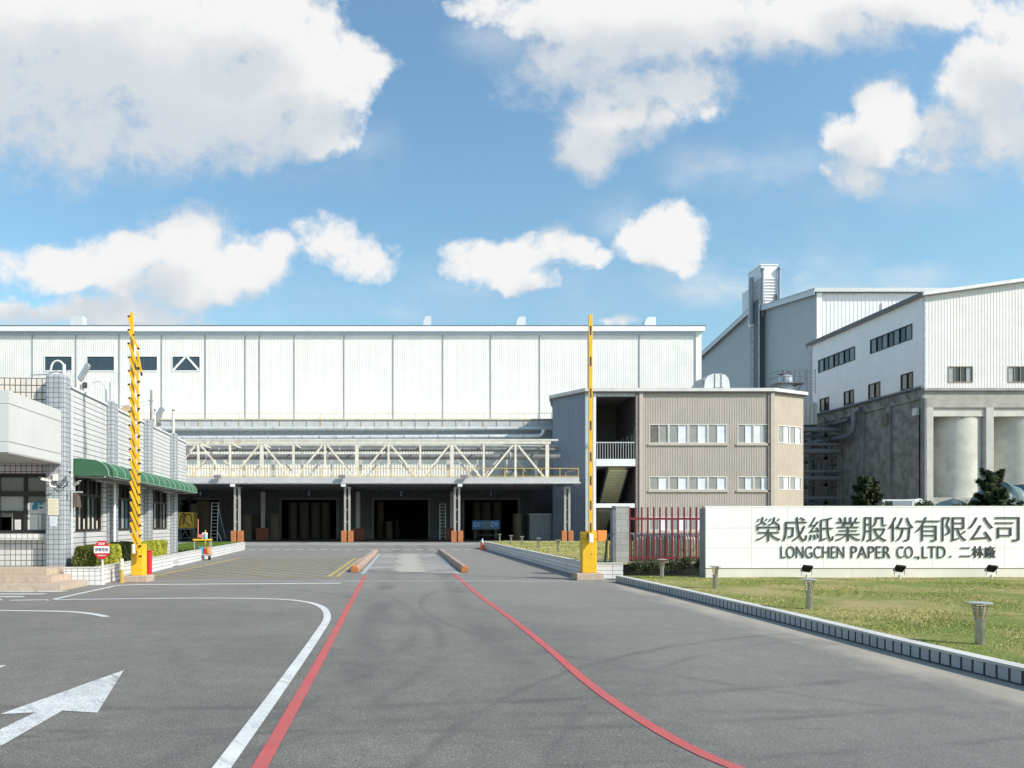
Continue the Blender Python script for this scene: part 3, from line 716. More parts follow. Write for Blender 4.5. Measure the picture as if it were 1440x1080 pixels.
# lower annex in front of it: loading-bay wall, roof edge
LY = 75.0
doors = [(X(256, LY), X(308, LY)), (X(396, LY), X(473, LY)), (X(526, LY), X(602, LY)), (X(653, LY), X(728, LY))]
DZ = Z(703, LY)
L0, L1 = -34.0, 16.8
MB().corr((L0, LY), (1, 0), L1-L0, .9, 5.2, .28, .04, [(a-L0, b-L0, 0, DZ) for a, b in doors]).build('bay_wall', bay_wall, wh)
mb = MB().corr((L0, LY), (1, 0), L1-L0, 5.5, 10.8, .28, .04); mb.build('annex_wall', lower_metal, wh)
MB().corr((L0, LY-.02), (1, 0), L1-L0, 9.9, 11.0, .28, .04).build('annex_band', mat('blue grey band', (.40, .44, .47), .5, .08), wh)
prev = L0
for a, b in doors + [(L1, L1)]:
    MB().box(prev, a - .25, LY-.09, LY-.001, 0, .95).build('plinth', mat('grey plinth', (.13, .14, .15), .8, .1), wh); prev = b + .25
ann = MB(); ann.box(L0, L1, LY-.8, LY+.1, 11.12, 11.95); ann.build('annex_fascia', mat('grey fascia', (.52, .525, .53), .5, .08, 2, streak=.4), wh)
MB().add([(L0, LY-.9, 11.97), (L1, LY-.9, 11.97), (L1, WY, 12.7), (L0, WY, 12.7), (L0, LY-.9, 12.05), (L1, LY-.9, 12.05), (L1, WY, 12.78), (L0, WY, 12.78)], [(0,3,2,1), (4,5,6,7), (0,1,5,4)]).build('annex_roof', mat('weathered roof sheet', (.58, .55, .50), .6, .15, 2, streak=.5), wh)
for k, (a, b) in enumerate(doors):
    mb = MB(); mb.box(a-.25, a, LY-.11, LY+.12, 0, DZ); mb.box(b, b+.25, LY-.11, LY+.12, 0, DZ); mb.box(a-.25, b+.25, LY-.11, LY+.12, DZ, DZ+.22)
    fr = mb.build('bay_door_frame', mat('grey door frame', (.15, .155, .16), .6, .1), wh)
    mb = MB(); mb.box((a+b)/2-.32, (a+b)/2+.32, LY-.14, LY-.12, DZ+.33, DZ+.95)
    add_text(mb, '4321'[k], (a+b)/2, LY-.145, DZ+.64, h=.42, depth=.012, bold=.015, m=1)
    mb.build('number_plate', [mat('navy plate', (.03, .05, .12), .5, .05), sign_face_white], wh)
mb = MB(); mb.box(X(406, LY), X(466, LY), LY-.3, LY-.15, DZ+1.05, DZ+1.15); mb.build('tube_lamp', steel, wh)
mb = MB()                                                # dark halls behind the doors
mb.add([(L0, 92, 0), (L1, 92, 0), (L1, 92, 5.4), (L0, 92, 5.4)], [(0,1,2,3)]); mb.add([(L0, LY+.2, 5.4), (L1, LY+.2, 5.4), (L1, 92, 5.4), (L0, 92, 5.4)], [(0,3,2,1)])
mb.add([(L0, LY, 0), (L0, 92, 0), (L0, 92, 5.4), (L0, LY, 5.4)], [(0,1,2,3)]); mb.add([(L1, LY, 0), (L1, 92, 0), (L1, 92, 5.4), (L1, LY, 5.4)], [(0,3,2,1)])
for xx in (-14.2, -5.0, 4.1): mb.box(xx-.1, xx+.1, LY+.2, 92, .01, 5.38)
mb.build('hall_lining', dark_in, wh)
# gable filler of annex so that it is solid from the side
MB().box(L1-.1, L1, LY, WY+5, 0, 12.1).build('annex_end_wall', lower_metal, wh)

def roof_vent(px0, px1, pyt, label, twin=False):
    Y = 83.5; xa, xb = X(px0, Y), X(px1, Y); zt = Z(pyt, Y); zb = WT+.55
    t = thing('roof_vent', label, 'roof vent', ((xa+xb)/2, Y, zb), group='vents on the long warehouse roof')
    hw = (xb-xa)/2; h = zt-zb
    prof = [(-hw, 0), (hw, 0), (hw, h)] + [(hw*(1-2*k/8) , h) for k in range(1, 5)]
    prof += [(-hw*.15 - hw*.85*math.sin(a), h*.25 + h*.75*math.cos(a)) for a in (R(15), R(35), R(60), R(85))]
    MB().prism(prof, -.55, .55).build('hood', mat('vent metal', (.74, .75, .77), .35, .06, metal=.3), t, local=True)
    MB().box(-hw-.05, hw+.05, -.62, .62, -.12, .08).build('base_collar', steel, t, local=True)
roof_vent(595, 606, 446.5, 'square roof vent nearest the middle of the warehouse roof, wide gap to its left')
roof_vent(725, 738, 447, 'roof vent on the warehouse eave between the pole barrier and the middle vent')
roof_vent(904, 920, 447.5, 'rounded roof vent on the warehouse roof nearest the stepped louvred tower')
roof_vent(101, 119, 446, 'roof vent on the warehouse above the row of dark windows, leftmost of the vents')

# ================================================================== CANOPY over the bays
CY = 62.0
cn = thing('loading_canopy', 'long flat canopy with yellow railing on grey posts before the bays', 'canopy', (0, CY, 0))
cb, ct = Z(681, CY), Z(671, CY)
cx0 = -33.0; cx1 = X(814, CY)
mb = MB(); mb.slab([(cx0, CY), (cx1, CY), (cx1, CY+5.0), (13.0, CY+5.0), (13.0, LY-.05), (cx0, LY-.05)], cb+.22, ct-.05, 0)
mb.build('deck', mat('canopy deck', (.56, .56, .56), .6, .1, 1, streak=.5), cn)
mb = MB(); mb.box(cx0, cx1+.02, CY-.06, CY-.002, cb+.16, ct); mb.build('fascia', mat('canopy fascia', (.50, .495, .50), .5, .07, .8, streak=.6, scol=(.38, .35, .33)), cn)
mb = MB(); mb.tube([(cx0, CY-.13, cb+.09), (cx1+.1, CY-.13, cb+.09)], .10, 10); mb.build('gutter', steel, cn)
mb = MB()
for yy in np.arange(CY+1.2, LY-1, 2.6): mb.box(cx0, 12.9 if yy > CY+4.5 else cx1, yy-.08, yy+.08, cb-.02, cb+.219)
for xx in (-23.3, -14.1, -4.9, 4.3, 12.6): mb.box(xx-.12, xx+.12, CY+.2, LY-.2 if xx < 12 else CY+4.9, cb-.22, cb-.021)
mb.build('roof_beam', dark_steel, cn)
rl = MB().tube([(cx1-.05, CY+4.9, ct-.3), (cx1-.05, CY+4.9, Z(658.5, CY))], .03, 6).build('railing', yellow_rail, cn)
for xx in np.arange(cx1-.05, cx0, -1.54): MB().tube([(xx, CY+.02, ct-.5), (xx, CY+.02, Z(658.5, CY))], .03, 6).build('railing_post', yellow_rail, rl)
mb = MB()
for py in (658.8, 669.8): mb.tube([(cx0, CY+.02, Z(py, CY)), (cx1-.05, CY+.02, Z(py, CY))], .03, 6)
for py in (658.8, 669.8): mb.tube([(cx1-.05, CY+.02, Z(py, CY)), (cx1-.05, CY+4.9, Z(py, CY))], .03, 6)
mb.build('rail', yellow_rail, rl)
for k, px in enumerate((180, 334, 488.5, 642.5, 797)):
    xx = X(px, CY+.6)
    mb = MB(); mb.box(xx-.27, xx-.09, CY+.4, CY+.62, 0, cb-.2); mb.box(xx+.09, xx+.27, CY+.4, CY+.62, 0, cb-.2); mb.box(xx-.3, xx+.3, CY+.38, CY+.64, cb-.32, cb-.221)
    for z in (1.7, 2.7, 3.7): mb.box(xx-.09, xx+.09, CY+.46, CY+.56, z, z+.08)
    col = mb.build('column', mat('column paint', (.36, .35, .33), .5, .1, 2, streak=.5), cn)
    mb = MB(); mb.box(xx-.50, xx-.055, CY+.25, CY+.8, .004, .98); mb.box(xx+.055, xx+.50, CY+.25, CY+.8, .004, .98)
    mb.build('guard_block', orange, col, bevel=.03)
for px in (329, 484.5, 648): 
    xx = X(px, CY-.1); MB().box(xx-.28, xx+.1, CY-.35, CY-.06, cb-.22, cb-.02).build('lamp_box', trim_white, cn, bevel=.02)
for k, px in enumerate((370, 503.5, 636)):
    xx = X(px, 72); mb = MB(); mb.box(xx-.2, xx+.2, 71.9, 72.3, 0, cb-.2)
    col = mb.build('column', mat('rear column paint', (.40, .40, .40), .5, .1), cn)  # rear columns, plain grey, slightly lighter than the front ones
    MB().box(xx-.62, xx+.62, 71.6, 72.6, .004, 1.15).build('guard_block', brown_block, col, bevel=.03)

# ================================================================== PIPE BRIDGE on top of the canopy
pb = thing('pipe_bridge', 'cream steel truss bridge with diagonal braces standing on the canopy roof', 'truss bridge', (0, 65.5, ct))
def truss(Y, mainm, leftm, dark=False):
    sp = 44.6 * 64 / F; zt = Z(622.5, 64) if not dark else Z(622.5, 64); zb = ct
    xk = lambda k: X(368, 64) + sp * k
    mb = MB(); ml = MB()
    for k in range(-6, 10):
        pm = mainm if k >= 0 else leftm
        wd = .30 if k % 3 == 0 and k >= 0 else .17
        MB().box(xk(k)-wd/2, xk(k)+wd/2, Y-.09, Y+.09, zb+.101, zt-.101).build('post', pm, pb)
        if k < 9:
            a, b = (zt-.2, zb+.05) if k % 2 == 0 else (zb+.05, zt-.2)
            MB().beam((xk(k)+.2, Y, a), (xk(k+1)-.2, Y, b), .15, .15).build('diagonal_brace', pm, pb)
    mb.box(xk(0), xk(9)+.3, Y-.12, Y+.12, zt-.1, zt+.14); mb.box(xk(0), xk(9), Y-.095, Y+.095, zb-.05, zb+.1)
    ml.box(xk(-6)-.3, xk(0)-.01, Y-.12, Y+.12, zt-.1, zt+.14)
    mb.build('chord', mainm, pb); ml.build('chord', leftm, pb)
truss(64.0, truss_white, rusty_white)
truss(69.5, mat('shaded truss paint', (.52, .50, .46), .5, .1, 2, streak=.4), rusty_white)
mb = MB()
sp = 44.6 * 64 / F
for k in range(-6, 10): mb.box(X(368, 64)+sp*k-.06, X(368, 64)+sp*k+.06, 64.1, 69.4, Z(622.5, 64)-.1, Z(622.5, 64)+.02)
mb.build('cross_beam', truss_white, pb)
MB().box(-31, 13.2, 63.85, 64.35, Z(622.5, 64)+.145, Z(622.5, 64)+.30).build('cable_tray', mat('bridge tray', (.62, .61, .58), .5, .1, 1, streak=.5), pb)
def pipe(label, pts, r, m, flanges=(), sup=None):
    t = thing('pipe', label, 'pipe', pts[0], group='pipes along the warehouse')
    run = MB().tube(pts, r, 12).build('pipe_run', m, t)
    if flanges:
        p0, p1 = Vector(pts[0]), Vector(pts[1])
        d = (p1-p0).normalized(); L = (p1-p0).length
        for k in np.arange(flanges[0], L, flanges[1]):
            q = p0 + d*k; MB().tube([q-d*.05, q+d*.05], r*1.22, 12).build('flange', steel, run)
    return t
dark_pipe = mat('dark grey pipe', (.15, .15, .15), .5, .2, 2, streak=.4)
ins = mat('silver insulated pipe', (.66, .67, .68), .35, .1, 3, metal=.35, streak=.3)
x_r = 13.0
pipe('thick dark grey pipe low inside the truss bridge', [(-31, 67, Z(642.5, 67)), (x_r+1, 67, Z(642.5, 67))], .25, dark_pipe, (2, 5.5))
pipe('thinner dark pipe above the thick pipe inside the truss', [(-31, 67.6, Z(631.5, 67)), (x_r+1, 67.6, Z(631.5, 67))], .17, dark_pipe, (3, 5.5))
pipe('grey pipe close under the roof of the truss bridge', [(-31, 68.2, Z(625.5, 67)), (x_r+1, 68.2, Z(625.5, 67))], .14, mat('mid grey pipe', (.30, .30, .30), .5, .15))
el = [(X(757, 72)+.55*math.sin(a), 72, Z(613.5, 72)+.75-.75*math.cos(a)) for a in np.linspace(0, math.pi*.45, 7)]
pipe('silver insulated pipe with upturned elbow above the truss bridge', [(-31, 72, Z(616.5, 72)), (X(740, 72), 72, Z(613.8, 72))] + el, .21, ins, (1.2, 1.65))
pipe('long pale grey pipe just under the catwalk, highest of the pipes', [(-31, 73, Z(602.8, 73)), (16, 73, Z(602.8, 73))], .19, mat('pale grey pipe', (.56, .57, .58), .4, .1, 2, metal=.2, streak=.4), (4, 7))
for lab, px, Y in (('grey tank lying on the canopy deck beside the blue wall', 730, 70.0),):
    t = thing('tank', lab, 'tank', (X(px, Y), Y, ct)); zc = ct + .75
    xa, xb = X(708, Y), X(745, Y)
    MB().tube([(xa-.05, Y, zc), (xa+.15, Y, zc), (xb-.15, Y, zc), (xb+.05, Y, zc)], .62, 20).build('shell', mat('tank green grey', (.17, .19, .18), .5, .1), t)
    mb = MB(); mb.box(xa+.3, xa+.5, Y-.5, Y+.5, ct-.05, ct+.4); mb.box(xb-.5, xb-.3, Y-.5, Y+.5, ct-.05, ct+.4); mb.build('saddle', dark_steel, t)
for lab, px, Y in (('grey floodlight on bracket at left end of the truss bridge', 262, 63.4), ('small lamp on the canopy edge above the second post, near the left truss diagonals', 306, 61.6), ('small lamp on the canopy edge above the third post', 481, 61.6), ('small lamp on the canopy edge above the fourth post', 653, 61.6)):
    z = Z(634, Y) if px == 262 else Z(668, Y)
    t = thing('floodlight', lab, 'floodlight', (X(px, Y), Y, z-.35), group='lamps on the canopy')
    MB().box(-.42 if px == 262 else -.3, .3, -.15, .15, .1, .62 if px == 262 else .36).build('housing', mat('lamp housing', (.22, .22, .22), .5, .1), t, local=True, bevel=.03)
    MB().tube([(0, .2, -.1), (0, 0, .12)], .03, 6).build('bracket', dark_steel, t, local=True)
cw = thing('catwalk_railing', 'thin yellow and grey railing running along the annex roof edge', 'railing', (0, LY-.85, 11.2))
for i, xx in enumerate(np.arange(16.0, -33, -1.36)): MB().tube([(xx, LY-.85, 11.2), (xx, LY-.85, Z(581, LY-.85))], .026, 6).build('post', yellow_rail if i % 3 == 0 else steel, cw)
mb = MB()
for py in (581, 589): mb.tube([(-33, LY-.85, Z(py, LY-.85)), (16.2, LY-.85, Z(py, LY-.85))], .026, 6)
mb.build('rail', yellow_rail, cw)
t = thing('roof_tarpaulin', 'crumpled white tarpaulin lying on the annex roof by the railing', 'tarpaulin', (X(450, 76), 76, 12.05))
mb = MB(); vs = []
for j in range(9):
    for i in range(17):
        u, v = i/16, j/8; r_ = math.sin(math.pi*u)**.6 * math.sin(math.pi*v)**.6
        vs.append((-1.05+2.1*u + .08*math.sin(9*v), -.45+.9*v, .02+.62*r_*(.7+.3*math.sin(7*u+5*v)) + .05*math.sin(17*u)))
mb.add(vs, [(j*17+i, j*17+i+1, (j+1)*17+i+1, (j+1)*17+i) for j in range(8) for i in range(16)], 0, True)
mb.build('sheet', mat('tarp white', (.62, .62, .58), .6, .12), t, local=True)
mb = MB(); mb.box(-1.0, 1.0, -.4, .4, .0, .06); mb.build('batten', steel, t, local=True)

# ================================================================== things in the bays
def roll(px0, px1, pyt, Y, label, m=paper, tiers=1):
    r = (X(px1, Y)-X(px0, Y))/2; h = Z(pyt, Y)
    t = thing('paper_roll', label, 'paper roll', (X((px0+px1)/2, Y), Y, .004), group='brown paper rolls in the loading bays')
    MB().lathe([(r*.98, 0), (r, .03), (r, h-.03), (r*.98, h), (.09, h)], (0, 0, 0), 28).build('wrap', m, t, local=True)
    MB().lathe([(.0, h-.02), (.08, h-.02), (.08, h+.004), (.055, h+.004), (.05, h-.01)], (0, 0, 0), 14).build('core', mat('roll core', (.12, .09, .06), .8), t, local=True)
roll(340, 354.5, 724.5, 71.5, 'upright brown paper roll just right of the second canopy post')
roll(354.5, 366.5, 726.5, 73.2, 'shorter paper roll half hidden between two others by the dark red block')
roll(378.5, 394.5, 723, 71.8, 'upright paper roll standing against the left frame of bay 3')
roll(721, 734.5, 722.5, 71.0, 'upright paper roll between bay 1 and the grey ribbed cabinet')
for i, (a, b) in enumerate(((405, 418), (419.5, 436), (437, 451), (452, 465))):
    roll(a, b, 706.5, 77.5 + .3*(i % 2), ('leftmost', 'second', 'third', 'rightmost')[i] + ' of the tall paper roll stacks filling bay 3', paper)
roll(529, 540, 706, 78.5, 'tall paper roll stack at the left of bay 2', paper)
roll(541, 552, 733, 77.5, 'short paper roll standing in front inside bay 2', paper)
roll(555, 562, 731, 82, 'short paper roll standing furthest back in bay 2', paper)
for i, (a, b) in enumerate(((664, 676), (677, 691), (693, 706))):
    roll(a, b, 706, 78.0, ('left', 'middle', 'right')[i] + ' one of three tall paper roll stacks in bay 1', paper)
roll(267, 279, 708.5, 70.5, 'pale brown paper roll behind the yellow machine, with a white tag')
roll(277, 296, 704.5, 72.0, 'largest brown paper roll, behind the yellow machine')
def ladder(px0, px1, pyt, Y, label, prop):
    xa, xb = X(px0, Y), X(px1, Y); h = Z(pyt, Y); wd = xb-xa
    t = thing('ladder', label, 'ladder', ((xa+xb)/2, Y, .004), group='metal ladders in the bays')
    alu = mat('aluminium', (.55, .57, .58), .4, .08, metal=.5)
    for s in (-1, 1): MB().beam((s*wd/2, -.25, 0), (s*wd/2, .15, h), .07, .05).build('stile', alu, t, local=True)
    mb = MB()
    for k in np.arange(.3, h, .32): mb.beam((-wd/2, -.25+.4*k/h, k), (wd/2, -.25+.4*k/h, k), .04, .04)
    mb.build('rung', alu, t, local=True)
    if prop: MB().beam((wd/2+.6, .6, 0), (wd/2, .1, h*.9), .05, .05).build('prop', alu, t, local=True); MB().beam((wd/2+.45, -.4, .0), (wd/2, -.2, .9), .06, .05).build('prop', alu, t, local=True)
ladder(297.5, 306.5, 706.5, 68.5, 'silver step ladder with side prop in front of bay 4', True)
ladder(618.5, 626.5, 708.5, 72.5, 'narrow silver ladder leaning on the wall between bays 1 and 2', False)
t = thing('pump_machine', 'yellow machine with black hoses on a dark stand beside the gatehouse', 'machine', (X(264, 66.5), 66.5, .004))
MB().box(-1.0, .72, -.6, .6, 1.15, 2.6).build('body', mat('dirty yellow paint', (.50, .33, .035), .5, .2, 2, streak=.6), t, local=True, bevel=.12)
mb = MB(); mb.box(-1.0, .75, -.55, .55, 1.03, 1.149)
for s in (-.9, .65):
    for q in (-.45, .45): mb.beam((s, q, 0), (s, q, 1.05), .08, .08)
mb.beam((-.55, -.46, 0.05), (-.1, -.46, .95), .05, .05); mb.beam((.35, -.46, 0.05), (-.1, -.46, .95), .05, .05); mb.beam((-.55, -.46, .3), (.35, -.46, .3), .05, .05)
mb.build('stand', dark_steel, t, local=True)
for pts in ([(-.5, -.63, 1.3), (-.45, -.75, 2.0), (-.2, -.78, 2.5), (.0, -.7, 2.2), (-.05, -.68, 1.8), (.45, -.66, 1.35)], [(-.2, -.65, 1.5), (-.15, -.72, 2.2), (.4, -.72, 2.4), (.62, -.66, 1.6)]):
    MB().tube([(p.x, -.72, p.y) for p in spline([(q[0], q[2]) for q in pts], 6)], .035, 6).build('hose', black, t, local=True)
mb = MB(); mb.tube([(-.6, 0, 2.6), (-.6, 0, 3.2), (-.3, .1, 3.5)], .12, 10); mb.tube([(.15, .1, 2.6), (.15, .1, 3.9)], .10, 10); mb.box(-.05, .35, -.1, .3, 3.5, 4.0); mb.build('exhaust', black, t, local=True)
t = thing('display_trolley', 'blue banner panel with pale round marks on a dark wheeled rack', 'display', (X(683, 69), 69, .004))
xa, xb = X(664, 69)-X(683, 69), X(702.5, 69)-X(683, 69); zb_, zt_ = Z(743.3, 69), Z(732, 69)
MB().box(xa, xb, -.06, .0, zb_, zt_).build('panel', mat('blue panel', (.03, .13, .34), .5, .12, 2), t, local=True)
mb = MB()
for cxx in (xa+.32, xa+.65, xb-.62, xb-.28):
    for k in range(14):
        a0, a1 = 2*math.pi*k/16, 2*math.pi*(k+1)/16; q = .16 if cxx in (xa+.32, xb-.62) else .12
        mb.beam((cxx+q*math.cos(a0), -.066, (zb_+zt_)/2+q*1.2*math.sin(a0)), (cxx+q*math.cos(a1), -.066, (zb_+zt_)/2+q*1.2*math.sin(a1)), .06, .01)
mb.build('emblem', mat('pale blue print', (.40, .58, .75), .5), t, local=True)
mb = MB(); mb.box(-.35, .05, -.075, -.061, zb_+.08, zt_-.06); mb.box(.1, .5, -.075, -.061, zb_+.08, zt_-.06); mb.build('panel_sheet', mat('dull blue sheet', (.09, .16, .22), .5), t, local=True)
mb = MB()
for s in (xa+.3, xb-.3):
    for q in (.0, .8): mb.beam((s, q, .1), (s, q, zb_+.1), .06, .06)
mb.beam((xa+.3, 0, .5), (xb-.3, 0, .5), .05, .05); mb.beam((xa, 0, zb_-.03), (xb, 0, zb_-.03), .06, .06); mb.box(xa, xb, .01, .9, zb_-.1, zb_-.05); mb.build('rack', dark_steel, t, local=True)
for s in (xa+.3, xb-.3): MB().tube([(s, -.04, .09), (s, .04, .09)], .09, 12).build('wheel', black, t, local=True)
t = thing('storage_cabinet', 'grey ribbed metal cabinet with pale lid at the right end of the bays', 'cabinet', (X(761, 70), 70, .004))
xa, xb = X(745, 70)-X(761, 70), X(777, 70)-X(761, 70); h = Z(722.5, 70)
mb = MB().corr((xa, 0), (1, 0), xb-xa, 0.03, h-.1, .3, .06); mb.box(xa, xb, .01, 2.2, 0, h-.1)
mb.build('body', mat('grey cabinet', (.22, .24, .27), .5, .1), t, local=True)
MB().box(xa-.1, xb+.1, -.12, 2.3, h-.099, h).build('lid', mat('cabinet lid', (.38, .40, .42), .5, .1), t, local=True)

# ================================================================== BEIGE OFFICE BUILDING
BY = 66.0
bz = Z(551, BY); px2 = lambda p: X(p, BY)
bg = thing('office_building', 'three storey beige corrugated office with blue side and open stairwell', 'building', (px2(950), BY, 0))
cA = Vector((X(777, 69.6), 69.6)); cB = Vector((px2(825), BY)); cC = Vector((px2(1086), BY)); cD = Vector((X(1129.5, 67.9), 67.9))
back = 82.5 if False else 80.5
# blue side, set at an angle
u = (cB-cA); MB().corr(cA, u, u.length, 0, Z(556, 69.6)-.0, .30, .04, top=lambda s: Z(557, 69.6)).build('blue_wall', blue_clad, bg)
u2 = u.normalized()
MB().box(cB.x-.12, cB.x+.16, BY-.06, BY+.25, 0, bz-.1).build('corner_post', mat('pale blue post', (.42, .48, .56), .5, .05), bg)
# front
fx0, fx1 = px2(899), px2(1086)
W2, W1, W0 = (596.5, 623.5), (670, 689), (727, 746)
units = [(913, 940), (940.5, 967.5), (968, 995), (995.5, 1022), (1037, 1059.5), (1060, 1082.5)]
holes = [(px2(a)-fx0, px2(b)-fx0, Z(q, BY), Z(p, BY)) for p, q in (W2, W1, W0) for a, b in units]
MB().corr((fx0, BY), (1, 0), fx1-fx0, 0, bz, .22, .018, holes).build('front_wall', beige, bg)
def win(parent, o, u, wid, z0, z1, panes, fm=frame_cream, fw=.06, proud=.03, sub=True):
    o = Vector((o[0], o[1], 0)); u = Vector((u[0], u[1], 0)).normalized(); n = Vector((u.y, -u.x, 0))
    def bar(mb, a, b, c, d, y0, y1):
        P = [o+u*a-n*y0, o+u*b-n*y0, o+u*b-n*y1, o+u*a-n*y1]
        mb.add([(*q[:2], c) for q in P] + [(*q[:2], d) for q in P], [(0,3,2,1),(4,5,6,7),(0,1,5,4),(1,2,6,5),(2,3,7,6),(3,0,4,7)])
    mb = MB(); p = -proud
    bar(mb, 0, wid, z0, z0+fw, p, .12); bar(mb, 0, wid, z1-fw, z1, p, .12); bar(mb, 0, fw, z0+fw, z1-fw, p, .12); bar(mb, wid-fw, wid, z0+fw, z1-fw, p, .12)
    k = len(panes); iw = (wid-2*fw)/k
    for i in range(1, k): bar(mb, fw+iw*i-.03, fw+iw*i+.03, z0+fw, z1-fw, p+.02, .11)
    wn = mb.build('window', fm, parent)
    for i, pm in enumerate(panes):
        mb = MB(); bar(mb, fw+iw*i+(.03 if i else 0), fw+iw*(i+1)-(.03 if i < k-1 else 0), z0+fw, z1-fw, .04+.02*(i % 2), .08+.02*(i % 2)); mb.build('pane', pm, wn)
    return wn
for r_, (p, q) in enumerate((W2, W1, W0)):
    for j, (a, b) in enumerate(units):
        if r_ == 0 and j == 0: pn = [mat('brown curtain', (.16, .13, .115), .3, .1), pane_grey]
        elif j == 4 and r_ == 0: pn = [pane_grey, pane_white]
        elif j == 5 and r_ == 0: pn = [pane_white, pane_grey]
        else: pn = [pane_grey, pane_white]
        win(bg, (px2(a), BY), (1, 0), px2(b)-px2(a), Z(q, BY), Z(p, BY), pn)
for s0, s1 in ((911, 1024), (1035, 1084)):
    for q in (624, 689.5, 746.5):
        MB().box(px2(s0), px2(s1), BY-.12, BY-.037, Z(q, BY)-.16, Z(q, BY)-.0).build('window_sill', beige_trim, bg)
# right-hand angled wall
u = cD-cC; un = u.normalized(); L = u.length
hz = [(L*.17, L*.93, Z(624, 67), Z(599, 67)), (L*.17, L*.93, Z(689, 67), Z(670, 67))]
MB().corr(cC, u, L, 0, bz, .9, .012, hz).build('angled_wall', mat('sunlit beige cladding', (.43, .365, .29), .5, .05, .7), bg)  # beige again, with the stronger, warmer sun on this face put into the colour
for h in hz:
    o = cC + un*h[0]; win(bg, o, un, (h[1]-h[0])/2, h[2], h[3], [pane_grey, pane_white]); o = cC + un*((h[0]+h[1])/2); win(bg, o, un, (h[1]-h[0])/2, h[2], h[3], [pane_grey, pane_white])
mb = MB()
for xx in (fx0+.12, fx1-.05): mb.box(xx-.16, xx+.16, BY-.18, BY-.045, 0, bz-.02)
mb.build('downpipe', beige_trim, bg); MB().box(fx0-.34, fx0-.06, BY-.1, BY+.2, 0, bz-.02).build('downpipe', mat('dark beige trim', (.24, .20, .175), .5), bg)
MB().box(fx1-.42, fx1-.25, BY-.12, BY-.045, 0, bz-.02).build('downpipe', mat('dark beige trim', (.24, .20, .175), .5), bg)
# rear and roof
poly = [(cA.x, cA.y), (cB.x, cB.y), (cC.x, cC.y), (cD.x, cD.y), (cD.x, 74.5), (cA.x+1.15, 74.5)]
mb = MB(); mb.box(cD.x-.15, cD.x-.01, cD.y+.02, 74.5, 0, bz); mb.box(cA.x+1.3, cD.x-.15, 74.3, 74.5, 0, bz); mb.build('rear_wall', beige, bg)
MB().corr((cA.x+1.15, 74.5), (-1.15, -4.9), 5.02, 0, Z(557, 69.6), .30, .03).build('blue_wall', blue_clad, bg)
ex = lambda P, e: [(P[0][0]-e, P[0][1]-.1), (P[1][0]-e*.6, P[1][1]-e), (P[2][0]+e*.3, P[2][1]-e), (P[3][0]+e, P[3][1]-e*.6), (P[4][0]+e, P[4][1]), (P[5][0]-e, P[5][1])]
MB().slab(ex(poly, .35), bz, Z(546.5, BY)).build('roof', mat('pale roof edge', (.62, .61, .60), .5, .08, 1, streak=.4), bg)
MB().slab(ex(poly, .22), bz-.1, bz-.003).build('soffit', mat('dark soffit', (.20, .19, .18), .6), bg)
# open stairwell
sx0, sx1 = px2(838), px2(898)
mb = MB()
mb.add([(sx0-.8, 73, 0), (sx1, 73, 0), (sx1, 73, bz), (sx0-.8, 73, bz)], [(0,1,2,3)])
mb.add([(sx1, BY+.1, 0), (sx1, 73, 0), (sx1, 73, bz-.1), (sx1, BY+.1, bz-.1)], [(0,3,2,1)])
mb.add([(sx0-.8, BY+.3, 0), (sx0-.8, 73, 0), (sx0-.8, 73, bz-.1), (sx0-.8, BY+.3, bz-.1)], [(0,1,2,3)])
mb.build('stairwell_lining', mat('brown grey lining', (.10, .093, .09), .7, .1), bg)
MB().box(cB.x+.2, sx0-.2, BY+.3, BY+.4, 0, bz-.1).build('stairwell_panel', dark_in, bg)
MB().box(sx0-.25, sx0, BY-.05, BY+.25, 0, bz-.11).build('column', frame_white, bg)
mb = MB(); mb.box(sx0, sx1-.01, BY-.04, BY+6.5, Z(655, BY), Z(650.5, BY)); mb.box(sx0, sx1-.3, BY-.08, BY-.042, Z(655.5, BY), Z(645.5, BY)); mb.build('landing_slab', frame_white, bg)
mb = MB(); mb.box(sx0, sx1-.3, BY-.04, BY+.3, Z(714, BY), Z(708, BY)); mb.build('floor_beam', frame_white, bg)
MB().box(sx0, sx1-.3, BY-.02, BY+.25, Z(557.5, BY), bz-.11).build('head_beam', mat('grey beam', (.45, .45, .45), .5), bg)
mb = MB()
for xx in np.linspace(sx0+.15, sx1-.2, 16): mb.box(xx-.02, xx+.02, BY+.0, BY+.04, Z(645.5, BY), Z(623, BY))
mb.box(sx0, sx1-.05, BY-.02, BY+.06, Z(623, BY), Z(622, BY)+.03); mb.build('railing', mat('grey railing', (.48, .50, .51), .5, .08), bg)
mb = MB()                                                # stair flight dropping away from the landing
fa, fb = Vector((0, BY+.5, Z(656, BY))), Vector((0, BY+4.0, 3.3))
n_ = 14
for i in range(n_):
    a, b = fa.lerp(fb, i/n_), fa.lerp(fb, (i+1)/n_)
    mb.add([(18.25, a.y, a.z-.28), (19.95, a.y, a.z-.28), (19.95, b.y-.0, b.z-.25), (18.25, b.y, b.z-.25), (18.25, a.y, a.z), (19.95, a.y, a.z), (19.95, b.y, a.z), (18.25, b.y, a.z)], [(0,3,2,1), (4,5,6,7), (3,7,6,2), (1,2,6,5), (0,4,7,3)])
    mb.box(18.25, 19.95, a.y+.02, a.y+.06, a.z-.34, a.z-.29)
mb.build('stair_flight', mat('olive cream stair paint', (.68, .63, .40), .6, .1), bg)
mb = MB(); mb.beam((18.2, fa.y, fa.z-.1), (18.2, fb.y, fb.z-.1), .1, .4, upv=(0,0,1)); mb.beam((20.0, fa.y, fa.z-.1), (20.0, fb.y, fb.z-.1), .1, .4, upv=(0,0,1)); mb.build('stringer', dark_steel, bg)
mb = MB()
